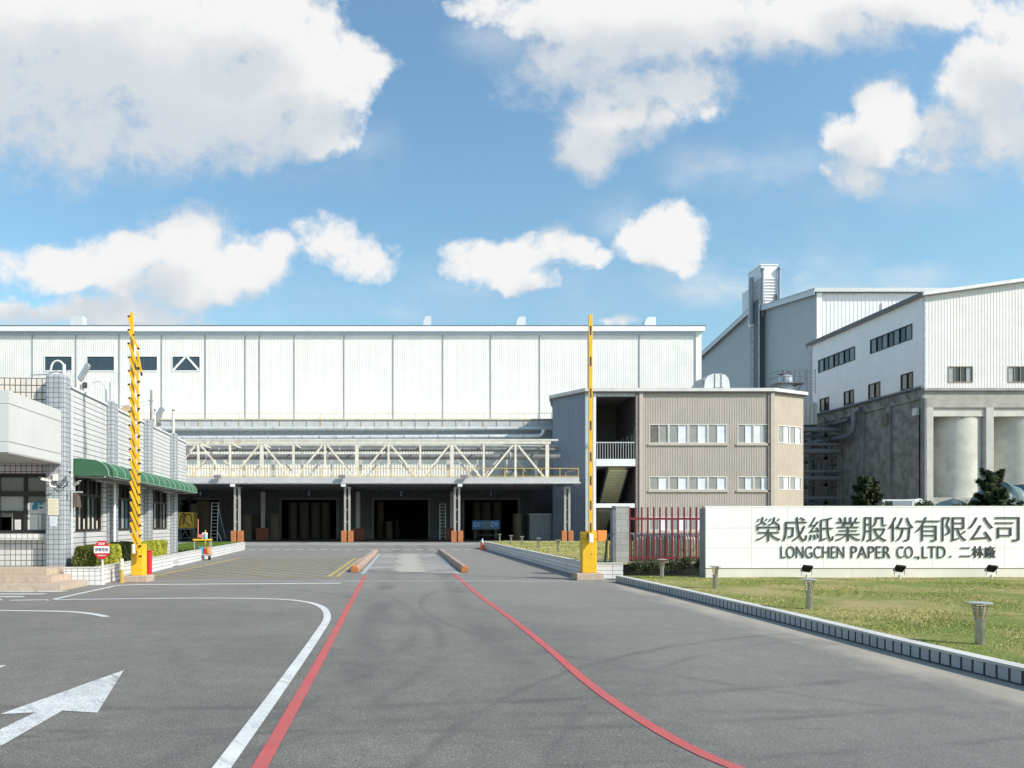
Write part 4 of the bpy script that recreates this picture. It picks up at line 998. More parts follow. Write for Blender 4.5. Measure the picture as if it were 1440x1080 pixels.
fa2, fb2 = Vector((0, BY+1.8, 3.0)), Vector((0, BY+5.0, 0.2))
for i in range(n_):
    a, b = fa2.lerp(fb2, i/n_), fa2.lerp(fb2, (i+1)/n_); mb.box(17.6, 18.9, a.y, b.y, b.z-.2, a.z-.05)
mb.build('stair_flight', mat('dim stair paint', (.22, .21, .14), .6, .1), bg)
for i, yy in enumerate(np.arange(BY+1.2, BY+6.8, .55)):
    if i % 3 == 2: continue
    MB().box(sx1-.06, sx1-.02, yy, yy+.38, 8.85, 9.75).build('window', pane_lightgrey if i % 2 else pane_grey, bg)
for yy in (BY+.25, BY+.75): 
    f_ = MB().box(sx1-.08, sx1-.02, yy, yy+.4, 7.0, 10.2).build('door', mat('grey door', (.30, .32, .34), .5), bg)
mb = MB(); mb.box(sx1-1.6, sx1-.8, BY+2, BY+2.6, .0, 2.1); mb.box(sx1-.75, sx1-.2, BY+2, BY+2.6, 0, 1.8); mb.build('meter_cabinet', dark_steel, bg)
mb = MB(); mb.box(px2(821), px2(834), BY-.8, BY-.2, .004, .98); mb.box(px2(837), px2(850), BY-.8, BY-.2, .004, .98); mb.build('guard_block', mat('bright orange block', (.80, .29, .05), .55, .1), bg, bevel=.03)
t = thing('dome_camera', 'white dome camera on the post beside the open stairwell', 'camera', (px2(826), BY-.1, Z(628, BY)))
MB().lathe([(0, .25), (.2, .25), (.24, .1), (.2, -.05), (.1, -.2), (0, -.25)], (0, -.3, 0), 16).build('dome', trim_white, t, local=True); MB().tube([(0, .1, .15), (0, -.3, .22)], .05, 8).build('arm', steel, t, local=True)
# roof equipment on the beige building
rz_ = Z(546.5, BY)
t = thing('roof_duct', 'silver elbow duct bulging over the beige roof edge', 'duct', (X(1000, 69), 69, rz_))
mb = MB(); seg = 14
path = [(X(984, 69), .35), (X(988, 69), 1.0), (X(996, 69), 1.35), (X(1003, 69), 1.4), (X(1010, 69), 1.15), (X(1014, 69), .45)]
prof = [(x_, rz_+.1+z_) for x_, z_ in path]
poly_ = [(X(1021, 69), rz_), (X(1021, 69), rz_+.7), (X(1019.5, 69), rz_+1.3), (X(1015, 69), rz_+1.68), (X(1009, 69), rz_+1.78), (X(998, 69), rz_+1.78), (X(991, 69), rz_+1.6), (X(987, 69), rz_+1.2), (X(985.5, 69), rz_+.4), (X(985.5, 69), rz_)]
mb.prism(poly_[::-1] if False else poly_, 68.2, 70.2)
mb.build('bend', mat('silver duct', (.62, .63, .64), .4, .08, 2, metal=.3), t)
mb = MB().add([(X(972, 69), 70.6, rz_), (X(986, 69), 70.6, rz_), (X(986, 69), 68.3, rz_), (X(978, 69), 69.2, rz_), (X(986, 69), 70.2, rz_+1.5), (X(986, 69), 68.5, rz_+1.4)], [(0,3,5,4), (3,2,5), (0,4,1), (1,4,5,2)])
mb.build('tail', mat('grey duct', (.40, .40, .40), .5, .1), t)
mb = MB()
for p_ in (1000, 1009): mb.box(X(p_, 69)-.02, X(p_, 69)+.02, 68.15, 68.198, rz_+.1, rz_+1.75)
mb.box(X(998, 69), X(1012, 69), 68.12, 68.199, rz_+.05, rz_+.5); mb.build('seam', dark_steel, t)
t = thing('roof_tank', 'small steel tank with railed platform standing on the beige roof', 'tank', (X(1104, 69.5), 69.5, rz_))
cx_ = X(1104, 69.5); sc = 69.5/F
MB().lathe([(.9*1.0, 0), (.62, 1.3), (.62, 1.75), (.40, 1.9), (0, 1.95)], (cx_, 69.5, rz_), 20).build('vessel', mat('blue grey tank', (.42, .47, .52), .45, .1, metal=.3), t)
mb = MB(); mb.box(cx_-1.25, cx_+1.3, 68.3, 70.6, rz_+.95, rz_+1.03)
for s in (-1.1, 1.1): mb.beam((cx_+s, 68.4, rz_+.95), (cx_+s*.6, 69, rz_), .07, .07)
mb.build('platform', dark_steel, t)
mb = MB()
for s in np.linspace(-1.25, 1.3, 6): mb.tube([(cx_+s, 68.35, rz_+1.0), (cx_+s, 68.35, rz_+2.1)], .03, 6)
for z_ in (1.55, 2.1): mb.tube([(cx_-1.25, 68.35, rz_+z_), (cx_+1.3, 68.35, rz_+z_)], .025, 6); mb.tube([(cx_-1.25, 68.35, rz_+z_), (cx_-1.25, 70.5, rz_+z_)], .025, 6)
mb.build('railing', dark_steel, t)
mb = MB(); mb.tube([(cx_-.3, 69.3, rz_+1.9), (cx_-.3, 69.3, rz_+2.35)], .1, 8); mb.tube([(cx_+.1, 69.3, rz_+1.9), (cx_+.1, 69.3, rz_+2.2), (cx_+.5, 69.3, rz_+2.2)], .08, 8); mb.box(cx_-.6, cx_+.5, 69.1, 69.6, rz_+1.93, rz_+2.02); mb.build('valve', dark_steel, t)
mb = MB()
for s in (1.45, 2.2): mb.tube([(cx_+s, 68.35, rz_), (cx_+s, 68.35, rz_+2.2)], .035, 6)
for z_ in np.arange(.3, 2.2, .3): mb.tube([(cx_+1.45, 68.35, rz_+z_), (cx_+2.2, 68.35, rz_+z_)], .02, 6)
mb.build('ladder', dark_steel, t)
# ================================================================== GREY HALL FAR BEHIND
HY_ = 95.0; hx = X(1148, HY_); hzf = Z(412.5, HY_)
hl = thing('production_hall', 'tall blue grey gabled hall standing far behind the office building', 'industrial hall', (hx, HY_, 0))
Yr = 113.0; zr = Z(437, 112.7) + 1.6; Yf = 133.0; zf = Z(505, 132)
zr = Z(439, 112.7)
mb = MB()
N = 60
ys = [HY_ + (Yf-HY_)*i/N for i in range(N+1)]
zt = lambda y: np.interp(y, [HY_, Yr, Yf], [hzf, zr, zf-.1])
mb.add([(hx, y, 0) for y in ys] + [(hx, y, zt(y)) for y in ys], [(i+1, i, N+1+i, N+2+i) for i in range(N)])
mb.build('gable_wall', shade_clad, hl)
MB().corr((hx, HY_), (1, 0), 60, 0, hzf, .5, .035).build('front_wall', mat('hall white cladding', (.66, .67, .68), .5, .05, .5, streak=.2), hl)
mb = MB(); mb.box(hx-.05, hx+.55, HY_-.25, HY_-.085, 0, hzf); mb.box(X(1240.5, HY_)-.12, X(1240.5, HY_)+.12, HY_-.2, HY_-.085, 0, hzf-1.2); mb.build('corner_trim', trim_white, hl)
mb = MB(); e = .6
for a, b, za, zb in ((HY_-.7, Yr, hzf, zr), (Yr, Yf+.6, zr, zf)):
    mb.add([(hx-e, a, za+.02), (hx+60, a, za+.02), (hx+60, b, zb+.02), (hx-e, b, zb+.02), (hx-e, a, za+.5), (hx+60, a, za+.5), (hx+60, b, zb+.5), (hx-e, b, zb+.5)], [(0,3,2,1), (4,5,6,7), (0,1,5,4), (1,2,6,5), (2,3,7,6), (3,0,4,7)])
mb.build('roof', roof_grey, hl)
mb = MB()
for a, b, za, zb in ((HY_-.7, Yr, hzf, zr), (Yr, Yf+.6, zr, zf)): mb.beam((hx-e-.03, a, za-.08), (hx-e-.03, b, zb-.08), .06, .55, upv=(0, 0, 1))
mb.build('verge', mat('pale verge', (.60, .64, .68), .5), hl)
MB().box(hx+3.2, hx+9, HY_-.3, HY_-.09, Z(477, HY_), Z(469, HY_)).build('louvre', mat('grey louvre', (.33, .34, .35), .6), hl)
MB().box(hx+60, hx+60.2, HY_, Yf, 0, hzf).build('rear_gable', shade_clad, hl); MB().box(hx, hx+60, Yf-.2, Yf, 0, zf-.2).build('rear_wall', shade_clad, hl)
# louvred tower on the ridge
TY = 109.0
tw = thing('louvred_tower', 'stepped white louvred vent tower on top of the grey hall roof', 'vent tower', (X(1078, TY), TY, zr-1))
ta, tb = X(1070, TY), X(1093, TY); zt0, zt1 = Z(432, TY), Z(373, TY)
mb = MB().box(ta, tb, TY, TY+4.0, zt0-2, zt1-.02); mb.box(hx+.02, ta-.01, TY+2.5, TY+6, zr-.2, Z(395, TY)); mb.build('shaft', mat('tower white', (.76, .77, .79), .5, .06, 1, streak=.4), tw)
mb = MB()
for k in range(15):
    z = zt0-1.2 + k*.44
    if z > Z(390, TY): break
    mb.add([(ta-.02, TY-.02, z+.3), (tb+.02, TY-.02, z+.3), (tb+.02, TY-.18, z), (ta-.02, TY-.18, z)], [(0,3,2,1)])
    mb.add([(ta-.02, TY, z+.3), (ta-.18, TY, z), (ta-.18, TY+4, z), (ta-.02, TY+4, z+.3)], [(0,1,2,3)])
    if z-1.2 > zr: mb.add([(hx, TY+2.5, z+.3-1.2), (hx-.12, TY+2.5, z-1.2), (hx-.12, TY+6, z-1.2), (hx, TY+6, z+.3-1.2)], [(0,1,2,3)])
mb.build('louvre', mat('louvre white', (.72, .735, .75), .5, .06, 1, streak=.35), tw)
MB().box(ta-.1, tb+.1, TY-.1, TY+4.1, zt1-.019, zt1+.12).build('cap', trim_white, tw)
mb = MB(); 
for px, zt_ in ((1071, 381), (1094.5, 380)): mb.tube([(X(px, TY), TY-.3, zt0-1.5), (X(px, TY), TY-.3, Z(zt_, TY))], .2, 10); mb.tube([(X(px, TY), TY-.3, Z(zt_, TY)), (X(px, TY), TY-.3, Z(zt_, TY)+.3)], .3, 10)
mb.tube([(X(1063.5, TY), TY+1.5, zt0-2), (X(1063.5, TY), TY+1.5, Z(386, TY))], .33, 12); mb.build('exhaust_pipe', mat('grey blue pipe', (.26, .30, .36), .5, .1), tw)
MB().box(X(1087.5, TY), X(1092, TY), TY-.2, TY-.185, zt0-.4, Z(415, TY)).build('door', dark_steel, tw)
# dark riser duct with caged ladder on the hall's side
t = thing('riser_duct', 'dark vertical duct with caged ladder climbing the grey hall side wall', 'duct', (hx-1, 109, Z(552, 109)))
Yd = hx * F / (1070.5-CX)
mb = MB().box(hx-.9, hx-.02, Yd-1.1, Yd+.6, 6, zt(Yd)+1.2); mb.build('duct_run', mat('dark duct', (.085, .095, .11), .5, .15), t)
mb = MB().box(hx-.95, hx-.91, Yd-1.4, Yd-1.102, 6, zt(Yd)+.4); mb.build('edge_trim', mat('pale riser trim', (.45, .50, .55), .5), t)
Yl = hx * F / (1065-CX); mb = MB()
for dy in (-.5, .5): mb.tube([(hx-.35, Yl+dy, 6), (hx-.35, Yl+dy, zt(Yl)+1.5)], .06, 6)
for dx, dy in ((-.8, -.5), (-.9, 0), (-.8, .5)): mb.tube([(hx+dx, Yl+dy, 8), (hx+dx, Yl+dy, zt(Yl)+1.5)], .04, 6)
for z in np.arange(8, zt(Yl)+1.6, 1.4): mb.tube([(hx-.35, Yl-.5, z), (hx-.8, Yl-.5, z), (hx-.9, Yl, z), (hx-.8, Yl+.5, z), (hx-.35, Yl+.5, z)], .05, 6)
for z in np.arange(6.3, zt(Yl)+1.5, .35): mb.tube([(hx-.35, Yl-.5, z), (hx-.35, Yl+.5, z)], .03, 5)
mb.build('caged_ladder', mat('pale ladder', (.42, .42, .40), .5, .1), t)

# ================================================================== SILO BUILDING (right)
SY = 72.0; sx = 50.5; SYB = 91.9; q_ = 1.2
sb = thing('silo_building', 'white metal upper storey over stained concrete silos, right of the office', 'silo building', (sx, SY, 0))
zj = Z(546, SY); zc = Z(417, SY)
wl = [(X(1333, SY), X(1368, SY), Z(538, SY), Z(515, SY)), (X(1417, SY), X(1452, SY), Z(538, SY), Z(515, SY)), (X(1501, SY), X(1536, SY), Z(538, SY), Z(515, SY))]
slope = (Z(397, SY)-zc)/(X(1440, SY)-sx)
top = lambda s: zc + slope * (s if s < 15.6 else 31.2 - s)
MB().corr((sx, SY), (1, 0), 31.2, zj, zc, .30, .02, [(a-sx, b-sx, c, d) for a, b, c, d in wl], top=top).build('front_cladding', mat('silo house cladding', (.72, .71, .685), .5, .05, .6, streak=.4, scol=(.50, .42, .34)), sb)
# side wall (faces left)
def yy_(px): return sx * F / (px-CX)
sw = [(yy_(1202.5), yy_(1151), 19.96, 21.52), (yy_(1283), yy_(1224), 19.96, 21.52)] + [(yy_(b), yy_(a), 15.1, 16.72) for a, b in ((1153, 1166), (1187, 1201), (1221.5, 1238), (1267, 1284))]
zjl = 14.74
holes = [(SYB-b, SYB-a, c, d) for a, b, c, d in sw]
MB().wall((sx, SYB), (0, -1), SYB-SY-.05, zjl, zc-.02, .2, holes).build('side_cladding', mat('white side panel', (.74, .755, .78), .5, .04, .7, streak=.25), sb)
for i, (a, b, c, d) in enumerate(sw):
    n_ = 7 if i < 2 else 2
    win(sb, (sx, b), (0, -1), b-a, c, d, [pane_black if k % 2 else pane_gatehouse for k in range(n_)], frame_dark, .09, .06)
for i, (a, b, c, d) in enumerate(wl):
    wn = win(sb, (a, SY), (1, 0), b-a, c, d, [pane_lightgrey, pane_black, pane_black, pane_lightgrey] if i else [pane_lightgrey, pane_black, pane_black, pane_lightgrey], mat('brown window frame', (.30, .25, .19), .5), .08, .06)
mb = MB()
mb.box(sx-.01, sx+.12, SY-.075, SY-.042, zj, zc); mb.build('corner_trim', mat('blue grey trim', (.45, .50, .55), .5), sb)
mb = MB()
for s0, s1 in ((0, 15.6), (15.6, 31.2)):
    a, b = top(s0), top(s1)
    mb.add([(sx+s0-(.4 if s0 == 0 else 0), SY-.5, a), (sx+s1, SY-.5, b), (sx+s1, SYB+.3, b), (sx+s0-(.4 if s0 == 0 else 0), SYB+.3, a)] , [(0,3,2,1)])
    mb.add([(sx+s0-(.4 if s0 == 0 else 0), SY-.5, a+.3), (sx+s1, SY-.5, b+.3), (sx+s1, SYB+.3, b+.3), (sx+s0-(.4 if s0 == 0 else 0), SYB+.3, a+.3)], [(0,1,2,3)])
    mb.add([(sx+s0-(.4 if s0 == 0 else 0), SY-.5, a), (sx+s1, SY-.5, b), (sx+s1, SY-.5, b+.3), (sx+s0-(.4 if s0 == 0 else 0), SY-.5, a+.3)], [(0,1,2,3)])
mb.build('roof', mat('silo roof', (.70, .70, .70), .5, .08), sb)
MB().box(sx-.55, sx-.402, SY-.5, SYB+.4, zc-.06, zc+.32).build('gutter', mat('dark gutter', (.10, .10, .105), .5), sb)
MB().tube([(sx-.48, SYB+.2, zc-.05), (sx-.48, SYB+.2, zc-.8), (sx-.2, SYB+.1, zc-1.1)], .1, 8).build('downpipe', steel, sb)
# concrete frame
PZ = Z(699.5, SY)
bandz = Z(573, SY); lz = Z(585, SY)
mb = MB()
mb.box(sx, sx+31.2, SY, SY+.5, bandz, zj-.25); mb.build('frame_beam', concrete, sb)
MB().box(sx-.12, sx+31.2, SY-.25, SY+.3, zj-.25, zj-.002).build('ledge', mat('ledge concrete', (.33, .33, .32), .85, .15, 1, streak=.6), sb)
mb = MB()
piers = [(1302, 1312.5)] + [(1387 + 85*k, 1397.5 + 85*k) for k in range(4)]
for a, b in piers: mb.box(X(a, SY) if a > 1302 else sx, X(b, SY), SY-.003, SY+.7, 0, bandz)
mb.build('pier', pale_concrete, sb)
for k in range(4):
    a, b = piers[k][1], piers[k+1][0]
    MB().box(X(a, SY)+.003, X(b, SY)-.003, SY+.18, SY+.9, lz, bandz).build('lintel', mat('lintel concrete', (.56, .55, .50), .85, .1, 1, streak=.4), sb)
    cxs = X(1337.5 + 85*k, SY+2.8)
    MB().lathe([(2.62, 0), (2.62, bandz)], (cxs, SY+2.86, 0), 56).build('silo', silo_conc, sb)
MB().box(sx, sx+31.2, SY+.02, SY+.5, 0, PZ).build('base_wall', concrete, sb)
MB().box(sx+.2, sx+31.2, SY+5.6, SY+5.8, 0, bandz).build('back_wall', dark_concrete, sb)
# stained concrete side with ribs, recess panels and one open bay
y_open = (yy_(1178.5), yy_(1156))
MB().wall((sx, SYB), (0, -1), SYB-SY-.05, 0, zjl-1.0, .35, [(SYB-y_open[1], SYB-y_open[0], 2.7, Z(622, 87.5))]).build('side_wall', dark_concrete, sb)
MB().box(sx-.16, sx+.3, SY+.02, SYB, zjl-1.0, zjl-.003).build('side_beam', dark_concrete, sb)
for px in (1300.5, 1251.5, 1214, 1181.5, 1153): 
    y = yy_(px); MB().box(sx-.22, sx-.002, y-.3, y+.3, 0, zjl-1.003).build('side_rib', mat('rib concrete', (.20, .205, .215), .85, .2, 1, streak=.6), sb)
mb = MB(); mb.tube([(sx-.3, SY-.2, zjl+.12), (sx-.3, SYB+.1, zjl+.12)], .14, 10); mb.build('gutter_pipe', mat('dark blue grey pipe', (.12, .135, .16), .45, .15), sb)
for y in np.arange(SY+1.9, SYB, 2.1): MB().beam((sx-.05, y, zjl-.9), (sx-.6, y, zjl-.05), .06, .06, upv=(0, 1, 0)).beam((sx-.05, y, zjl-.02), (sx-.6, y, zjl-.02), .06, .06, upv=(0, 1, 0)).build('bracket', dark_steel, sb)
MB().box(sx-.5, sx-.17, SY+.4, SY+1.0, Z(583, SY), Z(572.5, SY)).build('junction_box', mat('grey box', (.55, .55, .54), .5), sb, bevel=.03)
MB().box(sx-.35, sx-.225, yy_(1249)-.4, yy_(1249)+.4, 11.8, 13.1).build('junction_box', mat('rust box', (.13, .11, .08), .6), sb)
MB().lathe([(.0, 0), (.22, .02), (.25, .3), (.18, .5), (0, .52)], (X(1352, SY+.6), SY+.55, Z(592, SY+.6)), 14).build('inlet_cap', mat('grey cap', (.22, .22, .22), .6), sb)
mb = MB()
for z in (3.4, 5.9, 7.3, 8.6, 9.5): mb.box(sx+.4, sx+1.6, y_open[0], y_open[1], z, z+.22)
for y in np.linspace(y_open[0], y_open[1], 4)[1:-1]: mb.box(sx+.5, sx+.6, y-.06, y+.06, 2.7, 12)
mb.tube([(sx+.9, (y_open[0]+y_open[1])/2, 2.7), (sx+.9, (y_open[0]+y_open[1])/2, 5.2)], .84, 16)
mb.build('pipe_rack', dark_steel, sb)
MB().box(sx+31.1, sx+31.2, SY, SYB, 0, zc).build('end_wall', white_metal, sb); MB().box(sx, sx+31.2, SYB-.1, SYB, bandz, zc).build('rear_wall', white_metal, sb)
def pipe2(label, pts, r, m): 
    t = thing('pipe', label, 'pipe', pts[0], group='pipes on the stained concrete side')
    run = MB().tube(pts, r, 12).build('pipe_run', m, t)
    for a, b in zip(pts[:-1], pts[1:]):
        a, b = Vector(a), Vector(b); d = (b-a).normalized()
        if (b-a).length > 2:
            q = a.lerp(b, .5); MB().tube([q-d*.06, q+d*.06], r*1.25, 12).build('flange', dark_steel, run)
blue_pipe = mat('blue grey pipe', (.15, .17, .20), .4, .15, 2, metal=.2)
arc = lambda c, r, a0, a1, n=6: [(c[0], c[1]+r*math.cos(R(a)), c[2]+r*math.sin(R(a))) for a in np.linspace(a0, a1, n)]
pipe2('bent blue grey pipe rising with an elbow on the dark concrete silo side', [(sx-.9, 103, 11.4), (sx-.9, 89, 11.4), (sx-.9, 83.1, 11.38)] + [(sx-.9, 82.35, 11.5), (sx-.9, 81.95, 11.9), (sx-.9, 81.8, 12.5), (sx-.9, 81.75, 13.6), (sx-.9, 81.5, 13.95), (sx-.7, 80.9, 14.15)], .29, blue_pipe)
pipe2('straight dark pipe above the bent pipe on the concrete side', [(sx-.8, 103, 13.0), (sx-.8, 89, 13.1), (sx-.8, 82.8, 13.2)], .26, mat('dark pipe', (.10, .105, .115), .5, .15))
# things in the alley between the office and the silos
t = thing('alley_pipe_rack', 'dark tangled steel pipe rack in the alley behind the office corner', 'pipe rack', (45, 90, 0))
for xx in (41.2, 44.4, 48.8):
    for yy in (86, 92): MB().box(xx-.2, xx+.2, yy-.2, yy+.2, 0, 13.5).build('post', dark_steel, t)
for z in (3.8, 5.9, 9.0, 11.6):
    for y in (86, 92): MB().box(40.8, 50.0, y-.2, y+.2, z, z+.32).build('cross_beam', dark_steel, t)
for z, r in ((4.5, .22), (6.8, .28), (7.6, .2), (9.9, .33), (10.7, .22), (12.4, .28)): MB().tube([(40.6, 85.4, z), (50.1, 85.4, z)], r, 10).build('pipe_run', mat('dim grey pipe', (.17, .175, .18), .5, .15), t)
MB().tube([(43.0, 84.7, 2), (43.0, 84.7, 10.6), (43.4, 84.7, 11.4)], .3, 10).build('pipe_run', blue_pipe, t); MB().beam((41.2, 85, 6.4), (43.6, 85, 9.2), .34, .34).build('chute', dark_steel, t)
t = thing('alley_shed', 'pale ribbed shed wall glimpsed through the dark pipe rack in the alley', 'shed', (50, 94.3, 0))
MB().corr((41, 94.3), (1, 0), 11.5, 0, 13.5, .5, .05).build('cladding', mat('alley white sheet', (.70, .70, .67), .5, .06, streak=.3), t); MB().box(40.9, 52.5, 94.2, 94.9, 13.51, 13.8).build('roof', roof_grey, t)
t = thing('link_shed', 'pale ribbed link wall high between the office and the white silo house', 'shed', (42, 86, 0))
MB().corr((40.2, 90.0), (1, 0), 9.9, Z(597, 90), Z(566, 90), .5, .08).build('cladding', lower_metal, t)
MB().box(40.2, 50.1, 90.1, 91, Z(605, 90), Z(597, 90)-.01).build('beam', dark_steel, t)
for xx in (40.4, 49.8): MB().box(xx-.15, xx+.15, 90.2, 90.6, 0, Z(605, 90)-.001).build('post', dark_steel, t)
# lorry, tarpaulin heap behind the sign
t = thing('parked_truck', 'white truck cab and roof rising behind the sign wall beside the green shrub', 'truck', (X(1265, 50), 50, 0))
tx0, tx1 = X(1250, 50), X(1288, 50)
mb = MB(); mb.prism([(tx1-.95, .9), (tx1+.05, .9), (tx1+.05, 2.0), (tx1-.14, 2.9), (tx1-.30, 3.16), (tx1-.5, 3.24), (tx1-.95, 3.18)], 48.8, 51.0); mb.build('cab', mat('truck white', (.75, .75, .74), .3, .05, coat=.4), t, bevel=.08)
mb = MB(); mb.add([(tx1-.62, 48.78, 2.1), (tx1-.10, 48.78, 2.1), (tx1-.26, 48.78, 2.85), (tx1-.62, 48.78, 2.95)], [(0,1,2,3)]); mb.box(tx1-.9, tx1-.68, 48.77, 48.79, 2.1, 2.95); mb.build('window', pane_dark, t)
mb = MB().box(tx0-1.2, tx1-1.0, 48.75, 51.05, 1.0, 2.2); mb.box(tx0-1.2, tx1-1.0, 48.78, 48.84, 3.08, 3.18); mb.box(tx0-1.2, tx0-1.1, 48.75, 48.85, 2.2, 3.08); mb.box(tx1-1.1, tx1-1.0, 48.75, 48.85, 2.2, 3.08); mb.build('load_bed', mat('truck bed white', (.62, .62, .60), .4, .08), t)
for xx in (tx0-.4, tx1-.6):
    for yy in (48.8, 50.8): MB().tube([(xx, yy, .5), (xx, yy+.25, .5)], .5, 20).build('wheel', black, t)
def heap(label, px0, px1, pyt, Y, m, seed):
    t = thing('tarpaulin_heap', label, 'tarpaulin', (X((px0+px1)/2, Y), Y, 0), group='tarpaulin covered heaps')
    w_ = X(px1, Y)-X(px0, Y); h = Z(pyt, Y); mb = MB(); vs = []; nu, nv = 28, 18; r_ = random.Random(seed); ph = [r_.uniform(0, 6) for _ in range(6)]
    for j in range(nv+1):
        for i in range(nu+1):
            u, v = i/nu*2-1, j/nv*2-1
            b = max(0, 1-abs(u)**3.2)**.55 * max(0, 1-abs(v)**3)**.5
            b *= 1 + .06*math.sin(5*u+ph[0])*math.sin(4*v+ph[1]) + .035*math.sin(17*u+ph[2]+2*v) + .02*math.sin(29*u+ph[3])
            vs.append((u*w_/2, v*2.2, h*b*(.92)))
    mb.add(vs, [(j*(nu+1)+i, j*(nu+1)+i+1, (j+1)*(nu+1)+i+1, (j+1)*(nu+1)+i) for j in range(nv) for i in range(nu)], 0, True)
    mb.build('sheet', m, t, local=True)
    MB().box(-w_*.36, w_*.36, -1.5, 1.5, 0, h*.5).build('stacked_load', mat('stacked load', (.30, .28, .25), .8), t, local=True)
tarp = mat('blue green tarpaulin', (.085, .15, .16), .55, .15, 1.5)
heap('tall blue green tarpaulin heap at the right edge behind the dark shrub', 1368, 1462, 674, 52, tarp, 1)
heap('low pale green tarpaulin heap behind the sign in front of the silo', 1308, 1372, 700.5, 54, mat('pale green tarpaulin', (.20, .25, .235), .55, .12), 2)

# ================================================================== SIGN WALL
GY = 19.6
gx0, gx1 = X(991.5, GY), 17.75
sg = thing('sign_wall', 'long low white company sign wall with raised grey characters on the lawn', 'sign wall', (gx0, GY, LZ))
MB().box(gx0, gx1, GY+.02, GY+.34, 0, 2.0).build('core', mat('sign core', (.55, .55, .55), .8, .1), sg)
MB().box(gx0+.015, gx1, GY-.012, GY+.019, 0, .395).build('plinth', mat('cream render', (.70, .665, .60), .8, .06, 1.5, streak=.25), sg)
panel_y = [.415, .945, 1.475, Z(713, GY)]
mb = MB()
xs = [gx0] + list(np.arange(X(1056, GY)-.0, gx1-.3, .957)) + [gx1]
for a, b in zip(xs[:-1], xs[1:]):
    for c, d in zip(panel_y[:-1], panel_y[1:]): mb.box(a+.003, b-.003, GY-.03, GY+.018, c+.003, d-.003)
mb.build('face_panel', sign_white, sg, bevel=.002)
MB().box(gx0-.02, gx1, GY-.036, GY+.36, panel_y[-1]+.001, panel_y[-1]+.028).build('coping', sign_white, sg)
MB().box(gx0-.012, gx0-.001, GY-.03, GY+.34, 0, 2.0).build('end_cap', mat('shade grey end face', (.22, .235, .245), .5), sg)  # thin dark face: the shade on the wall's left end, put into the colour
k_ = GY / F
mb = MB()
for i, ch in enumerate('榮成紙業股份有限公司'):
    add_text(mb, ch, X(1079.5 + 37.25*i, GY), GY-.048, Z(744, GY), w=34.0*k_, h=34.0*k_, depth=.02, bold=-.011)
mb.build('lettering', letter_metal, sg)
mb = MB()
for word, a, b in (('LONGCHEN', 1097, 1186), ('PAPER', 1195.5, 1251), ('CO.,LTD', 1260, 1327)):
    if word == 'CO.,LTD':
        add_text(mb, 'CO', X((1260+1282)/2, GY), GY-.046, Z(776.2, GY), w=22.5*k_, h=16.6*k_, depth=.018, bold=-.009)
        add_text(mb, '.', X(1286, GY), GY-.046, Z(783.2, GY), w=2.4*k_, h=2.4*k_, depth=.026); add_text(mb, ',', X(1290, GY), GY-.046, Z(784.4, GY), w=2.4*k_, h=5*k_, depth=.026)
        add_text(mb, 'LTD', X((1295.5+1328)/2, GY), GY-.046, Z(776.2, GY), w=32.5*k_, h=16.6*k_, depth=.018, bold=-.009)
    else: add_text(mb, word, X((a+b)/2, GY), GY-.046, Z(776.2, GY), w=(b-a)*k_, h=16.8*k_, depth=.018, bold=-.009)
add_text(mb, '.', X(1335, GY), GY-.046, Z(782.5, GY), w=2.6*k_, h=2.6*k_, depth=.026)
mb.build('lettering', letter_metal, sg)
mb = MB()
for i, ch in enumerate('二林廠'): add_text(mb, ch, X(1356 + 17.3*i, GY), GY-.046, Z(776, GY), w=15.5*k_, h=(13 if i == 0 else 16.5)*k_, depth=.026, bold=0)
mb.build('lettering', letter_metal, sg)
def flood(px, label):
    t = thing('floodlight', label, 'floodlight', (X(px, 19.1), 19.1, LZ), group='floodlights along the foot of the sign')
    M_ = Matrix.Translation((0, 0, .27)) @ Matrix.Rotation(R(38), 4, 'X') @ Matrix.Rotation(R(8), 4, 'Y')
    mb = MB(); mb.T = M_; mb.box(-.125, .125, -.03, .03, -.10, .10); mb.build('housing', black, t, local=True, bevel=.01)
    mb = MB(); mb.T = M_; mb.box(-.105, .105, .031, .036, -.08, .08); mb.build('lens', mat('lamp lens', (.35, .36, .37), .15, .05), t, local=True)
    MB().tube([(-.13, 0, .27), (-.13, .0, .10), (.13, 0, .10), (.13, 0, .27)], .012, 6).build('bracket', steel, t, local=True)
    MB().tube([(0, 0, -.02), (0, 0, .11)], .03, 8).build('stem', mat('stem white', (.62, .62, .60), .5), t, local=True)
flood(1134.5, 'black floodlight at the foot of the sign behind the second bollard lamp'); flood(1265, 'black floodlight at the foot of the sign below the last Latin letters'); flood(1394, 'black floodlight below the small characters at the right end of the sign')

